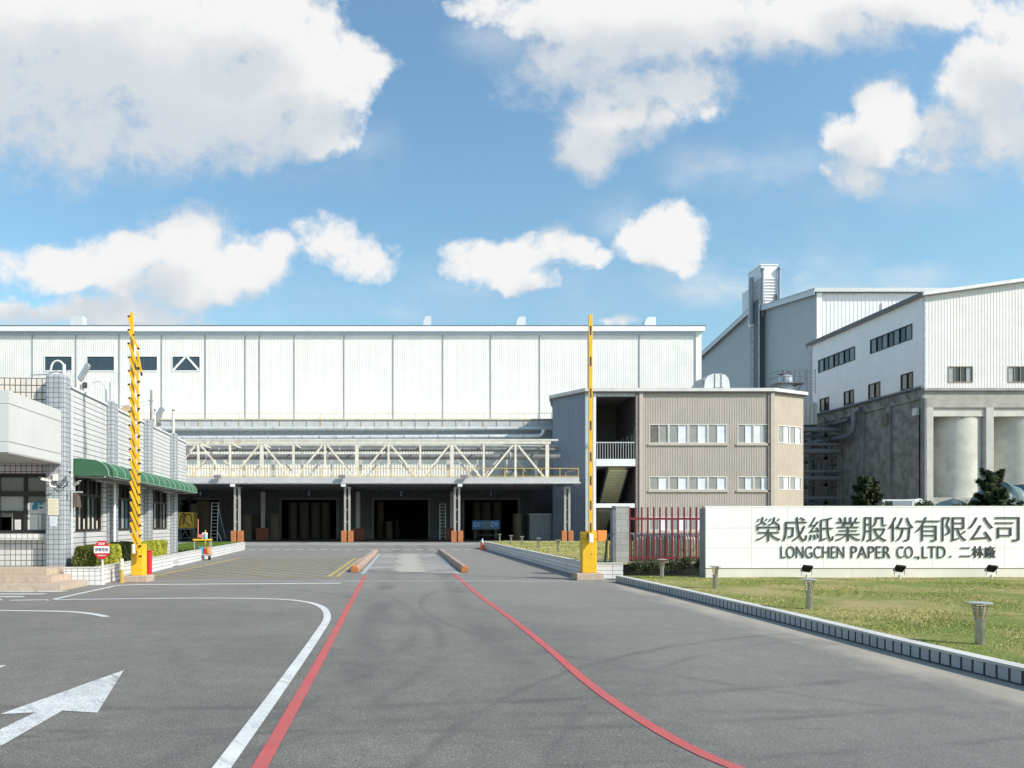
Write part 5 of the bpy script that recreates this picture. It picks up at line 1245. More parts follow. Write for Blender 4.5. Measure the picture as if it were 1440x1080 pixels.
# ================================================================== LAWN BOLLARD LAMPS
glow = None
m, t_, p = new_mat('lantern glass'); MATS['lantern glass'] = m
setin(t_, p, 'Base Color', (.80, .74, .52)); p.inputs['Transmission Weight'].default_value = .85; p.inputs['Roughness'].default_value = .18; p.inputs['IOR'].default_value = 1.15
def bollard(loc, label):
    t = thing('bollard_lamp', label, 'bollard lamp', loc, group='low bollard lamps on the lawns')
    MB().lathe([(.062, -.02), (.062, .0), (.050, .004), (.050, .285)], (0, 0, 0), 24).build('post', stainless, t, local=True)
    MB().lathe([(.050, .286), (.062, .288), (.062, .312), (.050, .314)], (0, 0, 0), 24).build('collar', mat('dull steel', (.42, .41, .39), .35, .1, metal=.9), t, local=True)
    MB().lathe([(.044, .315), (.074, .477)], (0, 0, 0), 24).build('lantern', MATS['lantern glass'], t, local=True)
    mb = MB()
    for k in range(6):
        a = k*math.pi/3 + .3; mb.beam((.048*math.cos(a), .048*math.sin(a), .314), (.08*math.cos(a), .08*math.sin(a), .478), .006, .006)
    for z in (.35, .385, .42, .45): mb.lathe([(.050+(z-.314)*.19, z), (.054+(z-.314)*.19, z+.002), (.054+(z-.314)*.19, z+.005), (.050+(z-.314)*.19, z+.007)], (0, 0, 0), 24)
    mb.build('cage', stainless, t, local=True)
    MB().lathe([(.07, .477), (.12, .484), (.128, .490), (.128, .497), (.11, .503), (0, .512)], (0, 0, 0), 28).build('cap', mat('lamp cap metal', (.66, .66, .64), .35, .08, metal=.7), t, local=True)
    MB().lathe([(.012, .316), (.012, .44), (0, .45)], (0, 0, 0), 10).build('bulb', mat('bulb', (.8, .78, .7), .4), t, local=True)
    return t
BP = [((6.80, 8.75, LZ), 'steel bollard lamp nearest the camera, on the right of the lawn'), ((6.77, 12.4, LZ), 'steel bollard lamp standing right before a black floodlight of the sign'),
      ((6.79, 16.2, LZ), 'steel bollard lamp before the left end of the white sign wall'), ((6.70, 19.3, LZ), 'bollard lamp before the low shrubs under the red fence'),
      ((6.34, 30.7, IZ-.02), 'bollard lamp on the raised lawn nearest the slim yellow barrier'), ((6.28, 34.9, IZ-.02), 'bollard lamp on the raised lawn, one behind the nearest there'),
      ((6.20, 39.3, IZ-.02), 'middle one of the five bollard lamps on the raised lawn'), ((6.00, 42.0, IZ-.02), 'bollard lamp on the raised lawn, one before the furthest'), ((6.02, 47.2, IZ-.02), 'furthest bollard lamp, near the traffic cone on the raised lawn')]
proto = bollard(*BP[0])
for i, (l, s) in enumerate(BP[1:]): dup(proto, l, s, rz=.5*i + .4)

# ================================================================== PILLAR, FENCE, SLIDING GATE
FY = 22.3
t = thing('gate_pillar', 'square grey concrete block pillar at the gate beside the red fence', 'pillar', (6.5, FY, 0))
pxa, pxb = X(866, FY), X(884.5, FY)
mb = MB().box(pxa, pxb, FY, FY+.4, 0, Z(713.5, FY)); mb.build('shaft', block, t, bevel=.012)
MB().box(pxa-.015, pxb+.01, FY-.012, FY+.412, Z(713.5, FY)+.001, Z(713.5, FY)+.05).build('cap', pale_concrete, t)
MB().box(pxa-.10, pxa-.002, FY-.02, FY+.25, 0, 2.0).build('gate_post', mat('slate steel post', (.15, .165, .19), .5, .1), t)
fn = thing('red_fence', 'dark red bar fence on a low concrete base between pillar and sign', 'fence', (X(937, FY), FY, 0))
fa, fb = X(885, FY), X(992, FY)
MB().box(fa, fb+.3, FY+.05, FY+.25, 0, .44).build('base_wall', pale_concrete, fn)
for k in range(13):
    xx = X(887 + 8.6*k, FY)
    if xx < fb: MB().box(xx-.021, xx+.021, FY+.1, FY+.145, .44 if k % 3 == 0 else .5, Z(713, FY)).build('bar', red_paint, fn)
mb = MB(); mb.box(fa, fb, FY+.085, FY+.165, Z(731, FY), Z(728, FY)); mb.box(fa, fb, FY+.085, FY+.165, Z(786, FY), Z(783.5, FY)); mb.build('rail', red_paint, fn)
sgate = thing('folding_gate', 'folded stainless steel concertina gate parked behind the red fence', 'gate', (X(935, 23.2), 23.2, 0))
hoops = []
for k in range(30):
    xx = X(886.5, 23.2) + k * .079
    if xx > X(994, 23.2): break
    for y0, y1 in ((22.75, 23.35),):
        h = Z(750, 23.2); pts = [(xx, y0, .05), (xx, y0, h-.2)] + [(xx, y0 + .3-.3*math.cos(a), h-.2+.2*math.sin(a)) for a in np.linspace(.3, math.pi-.3, 6)] + [(xx, y1, h-.2), (xx, y1, .05)]
        MB().tube(pts, .027, 8).build('hoop', stainless, sgate)
mb = MB()
for z in (.25, .75): mb.box(X(886.5, 23.2), X(994, 23.2), 23.02, 23.06, z, z+.04)
mb.build('tie_bar', steel, sgate)
t = thing('gate_end_frame', 'black and yellow looped gate end frame beside the block pillar', 'gate end', (X(857, 22.0), 22.0, 0))
h = Z(750, 22); xa = X(853.5, 22)
MB().tube([(xa, 22.1, .02), (xa-.02, 22.1, .5), (xa+.02, 22.1, h-.25), (xa+.06, 22.1, h-.08), (xa+.14, 22.1, h), (xa+.22, 22.1, h-.02)], .03, 10).build('hoop', mat('black frame', (.03, .03, .03), .4), t)
MB().tube([(xa+.055, 22.08, .55), (xa+.05, 22.08, .9), (xa+.08, 22.08, h-.28)], .026, 8).build('edge_guard', mat('dull yellow guard', (.55, .40, .12), .5), t)
MB().tube([(xa+.13, 22.15, .02), (xa+.13, 22.15, h-.3)], .022, 8).build('upright', dark_steel, t)
mb = MB()
for i in range(7): mb.tube([(xa-.42+.075*i, 22.12, .03), (xa-.42+.075*i, 22.12, .62)], .005, 5)
for i in range(6): mb.tube([(xa-.42, 22.12, .05+.11*i), (xa+.12, 22.12, .05+.11*i)], .005, 5)
mb.build('wire_panel', steel, t)

def blob_leaves(n, c, rad, jit=.12, shell=.45):
    d = rng.normal(0, 1, (n, 3)); d /= np.linalg.norm(d, axis=1)[:, None]
    r = (shell + (1-shell) * rng.random(n) ** .5)[:, None]
    p = np.array(c) + d * r * np.array(rad) * (1 + rng.normal(0, jit, (n, 1)))
    return p, d
shrub_leaf = leafmat('shrub leaf', [(.018, .03, .012), (.05, .075, .03), (.11, .14, .06), (.20, .21, .13)])
for i, (px, s) in enumerate(((897, 'left'), (917, 'second'), (941, 'third'), (962, 'fourth'), (982, 'right'))):
    c = (X(px, 21.6), 21.55, LZ)
    t = thing('low_shrub', {0: 'small dark shrub beside the block pillar foot', 1: 'low sparse shrub behind the lamp post under the red fence', 2: 'low dark shrub under the middle of the red fence', 3: 'leafy shrub under the red fence, second from the sign end', 4: 'dense dark shrub touching the left end of the sign wall'}[i], 'shrub', c, group='low shrubs under the red fence')
    P_, D_ = [], []
    for q in range(5):
        a, b = blob_leaves(150, (c[0]+random.uniform(-.2, .2), c[1]+random.uniform(-.14, .14), LZ+random.uniform(.14, .27)+(.06 if i > 2 else 0)), (.17, .15, .15)); P_.append(a); D_.append(b)
    leaf_mesh('foliage', np.concatenate(P_), np.concatenate(D_), .032, shrub_leaf, t)
    mb = MB()
    for q in range(6): a = q*1.05; mb.tube([(c[0], c[1], LZ-.02), (c[0]+.12*math.cos(a), c[1]+.1*math.sin(a), LZ+.2), (c[0]+.2*math.cos(a), c[1]+.15*math.sin(a), LZ+.36)], .009, 5, r1=.003)
    mb.build('stem', mat('twig', (.10, .075, .05), .8), t)
def conifer(px, pyt, wpx, Y, label, seed, lean=0, ragged=.25):
    r_ = random.Random(seed); h = Z(pyt, Y); wd = wpx*Y/F/2; c = (X(px, Y), Y, 0)
    t = thing('juniper_tree', label, 'tree', c, group='bushy evergreens behind the sign')
    bark = mat('bark', (.075, .055, .04), .9, .3, 8, bump=.5)
    mb = MB(); mb.tube([(c[0], Y, -.1), (c[0]+.05, Y, h*.4), (c[0]+lean*.4, Y, h*.85)], .13, 8, r1=.03)
    P_, D_ = [], []
    for k in range(80):
        z = h * (.22 + .74 * r_.random() ** .9); f = min(1, (1 - (z/h)) * 1.55 + .12) ** .75
        a = r_.uniform(0, 6.283); rr = wd * f * r_.uniform(.35, 1.0 + ragged)
        tip = np.array((c[0] + lean*(z/h) + rr*math.cos(a), Y + rr*.9*math.sin(a), z + r_.uniform(-.05, .3)))
        rt = np.array((c[0]+lean*.3*(z/h), Y, z - .35))
        mb.tube([tuple(rt), tuple((rt+tip)/2 + (0, 0, .05)), tuple(tip)], .022, 5, r1=.006)
        dirv = (tip-rt)/np.linalg.norm(tip-rt)
        for q in range(7):
            cc = rt + (tip-rt)*(.45+.55*q/6); sc = .23*(1-.45*q/6)*wd
            d = rng.normal(0, 1, (42, 3)); d /= np.linalg.norm(d, axis=1)[:, None]
            P_.append(cc + d*sc*rng.random((42, 1))**.6); D_.append(d*.5 + dirv + np.array((0, 0, .5)))
    mb.build('trunk', bark, t)
    leaf_mesh('crown', np.concatenate(P_), np.concatenate(D_), .075, leafmat('juniper leaf', [(.008, .014, .006), (.024, .038, .014), (.055, .075, .022), (.11, .125, .035)], .6, .12), t, jitter=.5, asp=.38)
conifer(1218, 668, 56, 38, 'rounded green juniper tree behind the sign, before the dark concrete wall', 3)
conifer(1399, 661, 62, 36, 'dark ragged juniper tree behind the right end of the sign', 5, lean=-.1, ragged=.4)
for px, pyt, w_, lab in ((1252, 704, 22, 'small bush top showing over the sign before the white truck'), (1297, 701, 12, 'narrow bush top over the sign left of the pale concrete pier'), (1312, 702, 10, 'narrowest bush top over the sign at the pale concrete pier'), (1348, 703, 34, 'wide bush top over the sign before the pale green tarpaulin')):
    Y = 33; c = (X(px, Y), Y, 0); h = Z(pyt, Y)
    t = thing('garden_bush', lab, 'bush', c, group='bush tops over the sign'); P_, D_ = [], []
    for q in range(10):
        a, b = blob_leaves(170, (c[0]+random.uniform(-.4, .4)*w_*Y/F, Y+random.uniform(-.3, .3), h*random.uniform(.5, .86)), (w_*Y/F*.3+.08, .35, .38)); P_.append(a); D_.append(b)
    leaf_mesh('foliage', np.concatenate(P_), np.concatenate(D_), .06, leafmat('bush leaf', [(.012, .02, .008), (.035, .06, .018), (.08, .11, .03), (.13, .15, .05)]), t)
    MB().tube([(c[0], Y, -.05), (c[0], Y, h*.6)], .05, 6, r1=.02).build('stem', mat('twig', (.10, .075, .05), .8), t)

# ================================================================== BARRIERS
bx, by = X(827.5, 21.0), 21.0
t = thing('boom_barrier', 'slim yellow boom barrier pole raised upright on a yellow cabinet', 'boom barrier', (bx, by, 0))
MB().box(bx-.40, bx+.36, by-.32, by+.3, 0, .2).build('plinth', granite, t, bevel=.015)
MB().box(bx-.21, bx+.20, by-.16, by+.16, .2, 1.36).build('cabinet', yellow, t, bevel=.02)
mb = MB(); mb.box(bx-.214, bx+.204, by-.164, by+.164, 1.155, 1.165); mb.box(bx+.02, bx+.05, by-.163, by-.161, .72, .75); mb.build('seam', black, t)
top_ = Z(446, by)
MB().box(bx-.055, bx+.055, by-.26, by-.2, 1.1, top_).build('boom', yellow, t, bevel=.008)
mb = MB()
for py in (468, 511, 555, 600, 643.5, 677, 711, 742): mb.box(bx-.022, bx+.022, by-.263, by-.2605, Z(py+6.5, by), Z(py-6.5, by))
mb.build('reflector', mat('dark band', (.06, .04, .02), .4), t)
MB().box(bx-.055, bx+.055, by-.335, by-.262, 1.06, 1.30).build('counterweight', trim_white, t, bevel=.012)
MB().tube([(bx, by-.2, 1.25), (bx, by-.15, 1.25)], .09, 14).build('hub', dark_steel, t)
bx, by = X(195, 20.3), 20.3
t = thing('picket_barrier', 'raised yellow barrier with folded slanting pickets on a yellow cabinet', 'boom barrier', (bx, by, 0))
MB().box(bx-.34, bx+.33, by-.3, by+.3, 0, .18).build('plinth', granite, t, bevel=.015)
MB().box(bx-.16, bx+.165, by-.15, by+.18, .18, 1.03).build('cabinet', yellow, t, bevel=.015)
bt = Z(442.5, by)
P0, P1 = Vector((bx-.02, by-.22, .95)), Vector((X(189.5, by), by-.22, bt))
MB().beam(P0, P1, .085, .05).build('boom', yellow, t, bevel=.006)
Q0, Q1 = Vector((bx+.12, by-.26, .7)), Vector((X(198.5, by), by-.26, Z(520, by)))
MB().beam(Q0, Q1, .045, .04).build('lower_rail', yellow, t)
MB().beam((X(198, by), by-.27, Z(497, by)), (X(203.5, by), by-.27, Z(527, by)), .05, .04).build('rail_tip', yellow, t)
MB().beam((X(203.4, by), by-.27, Z(526, by)), (X(204.2, by), by-.27, Z(531, by)), .04, .04).build('tip_hook', black, t)
pys = [449 + 18.9*k for k in range(9)] + [619 + 14.3*k for k in range(10)]
for k, py in enumerate(pys):
    s = (py-449)/320; xa = X(186.5 + 3.0*s, by); dx = (13.5 if k else 6)*by/F; dz = (34 if k > 1 else 26)*by/F
    xo = .03 if k % 2 else 0
    a = Vector((xa, by-.285-.012*(k % 3), Z(py, by))); b = a + Vector((dx, 0, -dz))
    pk = MB().beam(a, b, .062, .024).build('picket', yellow, t)
    mb = MB()
    for q, s_ in ((a, 1), (b, -1)):
        d = (b-a).normalized()*s_; mb.beam(q-d*.02, q+d*.022, .062, .03)
    mb.build('end_cap', black, pk)
mb = MB(); mb.beam((bx+.1, by-.29, .95), (bx-.12, by-.19, .45), .022, .02); mb.build('stay', mat('worn yellow steel', (.35, .25, .08), .5), t)
MB().box(bx-.07, bx+.01, by-.30, by-.245, .78, 1.04).build('counterweight', trim_white, t, bevel=.012)
t = thing('red_post', 'bright red steel box post standing behind the picket barrier', 'post', (X(208, 22.2), 22.2, 0))
MB().box(-.09, .09, -.12, .12, 0, .76).build('body', bright_red, t, local=True, bevel=.02); MB().box(-.1, .1, -.13, .13, .761, .79).build('cap', bright_red, t, local=True)
t = thing('yellow_bollard', 'short yellow bollard with white reflective bands beside the planter', 'bollard', (X(171, 19.95), 19.95, 0))
MB().lathe([(.075, 0), (.075, .015), (.052, .02), (.052, .61), (.04, .655), (0, .665)], (0, 0, 0), 20).build('tube', mat('bollard yellow', (.45, .30, .06), .5, .15, 4), t, local=True)
for a, b in ((.36, .44), (.47, .545), (.575, .635)): MB().lathe([(.0535, a), (.0535, b)], (0, 0, 0), 20).build('band', mat('reflective white', (.78, .76, .66), .35), t, local=True)
t = thing('stop_sign', 'red and white octagonal stop sign on a short grey post by the planter', 'stop sign', (X(144, 19.4), 19.4, 0))
MB().lathe([(.075, 0), (.05, .03), (.03, .04), (.03, 1.1)], (0, 0, 0), 14).build('post', mat('pale post', (.60, .60, .60), .4, .06), t, local=True)
sr = .205; sz = Z(773, 19.4); oc = [(sr/math.cos(R(22.5))*math.cos(R(22.5+45*k)), sz+sr*1.16/math.cos(R(22.5))*math.sin(R(22.5+45*k))) for k in range(8)]
MB().prism(oc, -.045, -.035).build('plate', mat('sign red', (.60, .02, .03), .4, .05), t, local=True)
pl = MB().box(-.203, .203, -.0475, -.0452, sz-.088, sz+.095); 
pl = pl.build('white_band', sign_face_white, t, local=True)
mb = MB(); add_text(mb, 'STOP', 0, -.048, sz+.157, h=.066, w=.17, depth=.004, bold=.03); add_text(mb, 'Inspection', 0, -.048, sz-.15, h=.045, w=.20, depth=.004, bold=.02); mb.build('lettering', sign_face_white, t, local=True)
mb = MB(); add_text(mb, '停車受檢', 0, -.05, sz+.004, w=.35, h=.095, depth=.004, bold=0); mb.build('lettering', mat('dark print', (.04, .04, .05), .5), t, local=True)
# traffic cone
t = thing('traffic_cone', 'orange traffic cone standing at the far end of the raised lawn kerb', 'traffic cone', (X(678.5, 45.6), 45.6, .004))
MB().box(-.2, .2, -.2, .2, 0, .035).build('base', mat('cone orange', (.85, .14, .03), .5, .08), t, local=True, bevel=.015)
MB().lathe([(.155, .035), (.11, .24)], (0, 0, 0), 20).build('body', mat('cone orange', (.85, .14, .03), .5), t, local=True)
MB().lathe([(.1095, .241), (.072, .42)], (0, 0, 0), 20).build('body', mat('cone orange', (.85, .14, .03), .5), t, local=True)
MB().lathe([(.072, .421), (.034, .60), (.028, .66), (0, .662)], (0, 0, 0), 20).build('white_tip', mat('cone white', (.75, .72, .66), .4), t, local=True)
# weighbridge guard kerbs
def guard(p, q, label):
    t = thing('guard_kerb', label, 'kerb stone', (p[0], p[1], 0), group='long kerb stones along the weighbridge')
    P_, Q_ = Vector((*p, 0)), Vector((*q, 0)); d = (Q_-P_).normalized(); n = Vector((-d.y, d.x, 0)); L_ = (Q_-P_).length
    prof = [(-.14, .014), (-.14, .14), (-.08, .22), (.08, .22), (.14, .14), (.14, .014)]
    def ext(mb, s0, s1, e0=1.0):
        k = len(prof); vs = [tuple(P_ + d*s0 + n*a*e0 + Vector((0, 0, b*e0+.014*(1-e0)))) for a, b in prof] + [tuple(P_ + d*s1 + n*a + Vector((0, 0, b))) for a, b in prof]
        mb.add(vs, [tuple(range(k)), tuple(range(2*k-1, k-1, -1))] + [(i+k, (i+1) % k + k, (i+1) % k, i) for i in range(k)], 0)
    mb = MB(); ext(mb, .30, L_-.15); mb.build('body', mat('dusty pink concrete', (.34, .245, .20), .8, .2, 2, streak=.4, bump=.2), t)
    mb = MB(); ext(mb, 0, .298, .8); mb.build('painted_end', orange, t); mb = MB(); ext(mb, L_-.148, L_, 1.0); mb.build('painted_end', orange, t)
guard((-1.66, 24.1), (-1.62, 40.0), 'long orange ended kerb stone on the left of the weighbridge'); guard((1.94, 24.1), (1.88, 40.0), 'long orange ended kerb stone on the right of the weighbridge')
# ================================================================== GATEHOUSE (left), local axes: x to its right, y into the depth
gh = thing('gatehouse', 'low tiled gatehouse with dark windows and a green side awning', 'gatehouse', (-9.1, 20.0, 0), R(4))
def gloc(v, u, z=0): return Vector((-9.1, 20, z)) + Vector((math.cos(R(4))*v - math.sin(R(4))*u, math.sin(R(4))*v + math.cos(R(4))*u, 0))
TOP = 5.35
swin = [(.45, 2.75, 1.36, 2.92), (3.75, 6.65, 1.36, 2.92), (7.8, 10.75, 1.36, 2.92)]
# side wall: u runs along +y with outside to the right of travel
MB().wall((0, .1), (0, 1), 13.9, 0, 5.28, .25, [(a-.1, b-.1, c, d) for a, b, c, d in swin] + [(11.5, 13.9, 0, 2.96)]).build('side_wall', tile_long, gh, local=True)
MB().box(-.30, .04, .1, 14.04, 5.281, 5.35).build('coping', mat('tile coping', (.62, .62, .63), .5, .08), gh, local=True)
for a, b in ((3.07, 3.52), (7.15, 7.6), (11.1, 11.52)):
    MB().box(-.01, .22, a, b, 0, TOP+.06).build('pilaster', tile_grey, gh, local=True, bevel=.04)
MB().box(-.49, .03, -.35, .099, 0, 5.58).build('corner_pillar', tile_grey, gh, local=True, bevel=.07)
MB().box(-9, -.491, .0, .25, 4.3, 5.52).build('parapet', tile_sunlit, gh, local=True)
MB().wall((-9, 0.02), (1, 0), 8.51, 0, 4.299, .25, [(4.2, 8.45, 1.32, 2.95)]).build('front_wall', tile_white, gh, local=True)
MB().box(-4.9, -.492, -.16, .018, 1.16, 1.33).build('window_ledge', tile_wash, gh, local=True)
MB().box(-9, -.3, .3, 14, 4.7, 4.85).build('roof', concrete, gh, local=True)
mb = MB(); mb.box(-9, -.25, 13.8, 14.0, 2.96, 5.28); mb.box(-9, -.01, 11.36, 11.55, 0, 2.959); mb.box(-9, -.26, 11.551, 13.79, 2.96, 3.06); mb.box(-9.2, -9, .0, 14, 0, 5.28); mb.build('rear_wall', tile_white, gh, local=True)
MB().box(-8.9, -.3, .3, 13.7, .3, .46).build('room_floor', mat('room floor', (.12, .11, .10), .8), gh, local=True)
mb = MB(); mb.box(-8.9, -.35, 3.0, 3.1, .46, 4.6); mb.box(-4, -3.9, 3.1, 13.7, .46, 4.6); mb.build('room_partition', mat('room wall', (.30, .29, .27), .8), gh, local=True)
MB().box(.06, .09, .01, .06, .5, 5.2).build('corner_flashing', mat('pale flashing', (.62, .65, .68), .4, .05), gh, local=True)
MB().tube([(.27, 2.98, .5), (.27, 2.98, 2.9)], .035, 8).build('downpipe', trim_white, gh, local=True)
def gwin(u0, u1, z0, z1, side, n, tr, panes, lows=None):
    """dark framed window; side=True on the awning side (runs along y), else on the front (runs along x)."""
    def bx_(mb, a, b, c, d, p, q):
        if side: mb.box(p, q, a, b, c, d)
        else: mb.box(a, b, -q, -p, c, d)
    mb = MB(); f = .07; P, Q = -.16, -.06
    if not side: P, Q = -.16, -.05
    bx_(mb, u0, u1, z0, z0+f, P, Q); bx_(mb, u0, u1, z1-f, z1, P, Q); bx_(mb, u0, u0+f, z0+f, z1-f, P, Q); bx_(mb, u1-f, u1, z0+f, z1-f, P, Q)
    iw = (u1-u0-2*f)/n
    for i in range(1, n): bx_(mb, u0+f+iw*i-.03, u0+f+iw*i+.03, z0+f, z1-f, P+.01, Q-.01)
    bx_(mb, u0+f, u1-f, tr-.04, tr+.04, P+.02, Q-.005)
    wn = mb.build('window', frame_dark, gh, local=True)
    for i in range(n):
        a, b = u0+f+iw*i+.03, u0+f+iw*(i+1)-.03
        for j, (c, d) in enumerate(((z0+f, tr-.04), (tr+.04, z1-f))):
            mb = MB(); bx_(mb, a, b, c, d, -.13-.01*(i % 2), -.12-.01*(i % 2)); mb.build('pane', panes[j][i % len(panes[j])], wn, local=True)
            if j == 0 and lows and lows[i % len(lows)]:
                mb = MB(); bx_(mb, a+.02, b-.06, c+.01, c+lows[i % len(lows)], -.119, -.115); mb.build('paper_notice', mat('papers', (.62, .57, .48), .7, .1), wn, local=True)
    return wn
gwin(.45, 2.75, 1.36, 2.92, True, 6, 2.42, [[pane_gatehouse, pane_lightgrey, pane_black, pane_lightgrey, pane_gatehouse, pane_black], [pane_black, pane_gatehouse]], [.35, .42, .3, .4, .35, .25])
gwin(3.75, 6.65, 1.36, 2.92, True, 6, 2.42, [[pane_gatehouse, pane_blue, pane_lightgrey, pane_blue], [pane_black, pane_lightgrey, pane_black]])
gwin(7.8, 10.75, 1.36, 2.92, True, 6, 2.42, [[pane_black, pane_gatehouse, pane_lightgrey], [pane_gatehouse, pane_black]])
# front window: a hand-built sash with service hatch
mb = MB(); a0, a1 = -4.8, -.55; z0, z1 = 1.33, 2.94
for q in ((a0, a1, z0, z0+.08), (a0, a1, z1-.1, z1), (a0, a0+.08, z0+.08, z1-.1), (a1-.05, a1, z0+.08, z1-.1)): mb.box(q[0], q[1], .05, .2, q[2], q[3])
for xx in (-3.4, -2.0+.12, -1.17): mb.box(xx-.04, xx+.04, .06, .18, z0+.08, z1-.1)
mb.box(a0+.08, a1-.05, .055, .19, 2.33, 2.47); mb.box(-3.36, -1.21, .07, .17, 1.885, 1.94)
fw_ = mb.build('window', frame_dark, gh, local=True)
for (a, b, c, d, m_) in ((-1.84, -1.21, 2.47, 2.84, pane_gatehouse), (-1.13, -.6, 2.47, 2.84, pane_gatehouse), (-3.36, -1.92, 2.47, 2.84, pane_gatehouse), (-1.84, -1.21, 1.94, 2.33, pane_lightgrey), (-1.13, -.6, 1.41, 2.33, pane_gatehouse), (-3.36, -1.92, 1.94, 2.33, pane_gatehouse), (-4.72, -3.44, 1.41, 2.84, pane_gatehouse), (-1.84, -1.54, 1.77, 1.885, pane_gatehouse), (-1.52, -1.21, 1.42, 1.885, pane_black), (-3.36, -1.92, 1.41, 1.885, pane_black)):
    MB().box(a, b, .12, .128, c, d).build('pane', m_, fw_, local=True)
MB().box(-1.535, -1.515, .10, .14, 1.41, 1.885).build('hatch_edge', steel, fw_, local=True)
def notice(v0, v1, y, c, d, label, lines, bgc=(.72, .72, .73), ink=(.2, .2, .24), blue=False):
    t = thing('notice_sheet', label, 'notice', gloc((v0+v1)/2, y, c), R(4), group='paper notices on the gatehouse')
    hw = (v1-v0)/2
    MB().box(-hw, hw, -.006, 0, 0, d-c).build('sheet', mat('notice paper %.2f' % bgc[0], bgc, .6, .04), t, local=True)
    mb = MB(); k = int((d-c-.04)/.035)
    for i in range(k):
        if lines: mb.box(-hw*.82, hw*(.82 if i % 3 else .4), -.0072, -.0062, .03+i*.035, .036+i*.035)
    if lines: mb.build('printed_line', mat('notice ink %.2f' % ink[0], ink, .7), t, local=True)
    if blue:
        mb = MB(); mb.prism([(-.13, .10), (.02, .12), (.02, .36), (-.06, .34), (-.14, .2)], -.0085, -.0075); mb.box(.045, .15, -.0085, -.0075, .14, .2); mb.box(.045, .15, -.0085, -.0075, .24, .3); mb.box(.075, .12, -.0085, -.0075, .33, .37)
        mb.build('blue_print', mat('teal print', (.03, .22, .32), .5), t, local=True)
notice(-1.12, -.62, .112, 1.86, 2.16, 'white poster with teal print behind the gatehouse front glass', False, (.60, .62, .64), blue=True)
notice(-1.12, -.86, .112, 1.43, 1.84, 'printed white sheet low in the gatehouse front window corner', True)
notice(-.84, -.76, .112, 1.43, 1.84, 'narrow white strip notice between two sheets in the front window', True)
notice(-.74, -.62, .112, 1.43, 1.84, 'grey toned sheet at the right edge of the gatehouse front window', True, (.35, .40, .43))
notice(-1.46, -1.30, .112, 1.43, 1.70, 'small white sheet taped inside the dark service hatch', True, (.66, .66, .67))
notice(-.40, -.13, -.355, 1.82, 2.26, 'cream printed notice on the grey tiled corner pillar', True, (.70, .66, .52), (.40, .28, .2))
notice(-.36, -.17, -.355, 1.52, 1.78, 'pale lilac sheet below the cream notice on the tiled pillar', True, (.67, .68, .78))
# entrance canopy of aluminium panels
mb = MB(); x1c = -.06; y0c, y1c = -3.35, -.36; zb, zt_ = 3.2, 4.6
ec = MB().box(-8, x1c-.03, y0c+.03, y1c, zb+.01, zt_-.01).build('entrance_canopy', mat('canopy core', (.20, .20, .20), .8), gh, local=True)
rows = [(zb, zb+.24), (zb+.24, zt_-.30), (zt_-.30, zt_)]
ysp = [y0c+.03, -2.62, -1.87, -1.12, y1c]
for a, b in zip(ysp[:-1], ysp[1:]):
    for c, d in rows: mb.box(x1c-.03, x1c, a+.007, b-.007, c+.007, d-.007)
for k in range(10):
    a = -8 + k*.8; b = min(a+.8, x1c)
    if a < x1c:
        for c, d in rows: mb.box(a+.004, b-.004, y0c, y0c+.029, c+.004, d-.004)
mb.build('panel', cream_panel, ec, local=True, bevel=.003)
MB().box(-8, x1c-.01, y0c+.02, y1c, zb-.02, zb+.009).build('soffit', mat('canopy soffit', (.42, .41, .39), .7, .1), ec, local=True)
# green awning
u0, u1 = .16, 11.6
prof = [(0.0, 3.36), (.25, 3.365), (.45, 3.345)] + [(.45+.53*math.sin(a), 2.97+.375*math.cos(a)) for a in (R(22), R(40), R(58), R(74), R(90))] + [(.985, 2.90)]
mb = MB(); n_ = 15; ny = n_*4
vs = []
for j in range(ny+1):
    y = u0 + (u1-u0)*j/ny; sag = .010*math.sin(math.pi*((j/4) % 1.0))
    for i, (a, b) in enumerate(prof): vs.append((a+.01-sag*(i > 1), y, b-sag*.8))
k = len(prof)
mb.add(vs, [(j*k+i, (j+1)*k+i, (j+1)*k+i+1, j*k+i+1) for j in range(ny) for i in range(k-1)], 0, True)
for y, fl in ((u0, 1), (u1, 0)):
    pts = [(a+.01, y, b) for a, b in prof] + [(.01, y, 2.90)]; mb.add(pts, [tuple(range(len(pts))) if fl else tuple(range(len(pts)))[::-1]])
aw = mb.build('awning', fabric_green, gh, local=True)
mb = MB()
for j in range(0, n_+1):
    y = u0 + (u1-u0)*j/n_; mb.tube([(a+.012, y, b+.006) for a, b in prof], .013, 6)
mb.tube([(.995, u0, 2.90), (.995, u1, 2.90)], .015, 6)
mb.build('piping', fabric_pip, aw, local=True)
mb = MB(); mb.box(.02, .98, u0+.3, u0+.34, 2.86, 2.895); mb.box(.02, .98, u1-.3, u1-.26, 2.86, 2.895); mb.tube([(.9, u0, 2.875), (.9, u1, 2.875)], .02, 6)
for y in np.arange(u0+1.5, u1, 1.9): mb.box(.02, .95, y, y+.03, 2.86, 2.893)
for y in (1.2, 4.6, 8.6): mb.box(.3, .38, y, y+1.5, 2.80, 2.857)
mb.build('awning_frame', mat('awning frame', (.45, .47, .46), .5), aw, local=True)
# steps
t = thing('entrance_steps', 'three peach granite steps before the gatehouse front window', 'steps', (-10, 18.5, 0))
for i, (xr, y0, z) in enumerate(((-8.15, 17.5, .155), (-8.6, 18.0, .31), (-8.97, 18.5, .465))):
    mb = MB()
    for k in range(9):
        a = xr - .62*(k+1); mb.box(a+.003, a+.617, y0, 18.98 if a > -8.9 else 19.5 - .01*i, z-.155 + (.001 if i else 0), z)
    mb.build('step', granite, t, bevel=.006)
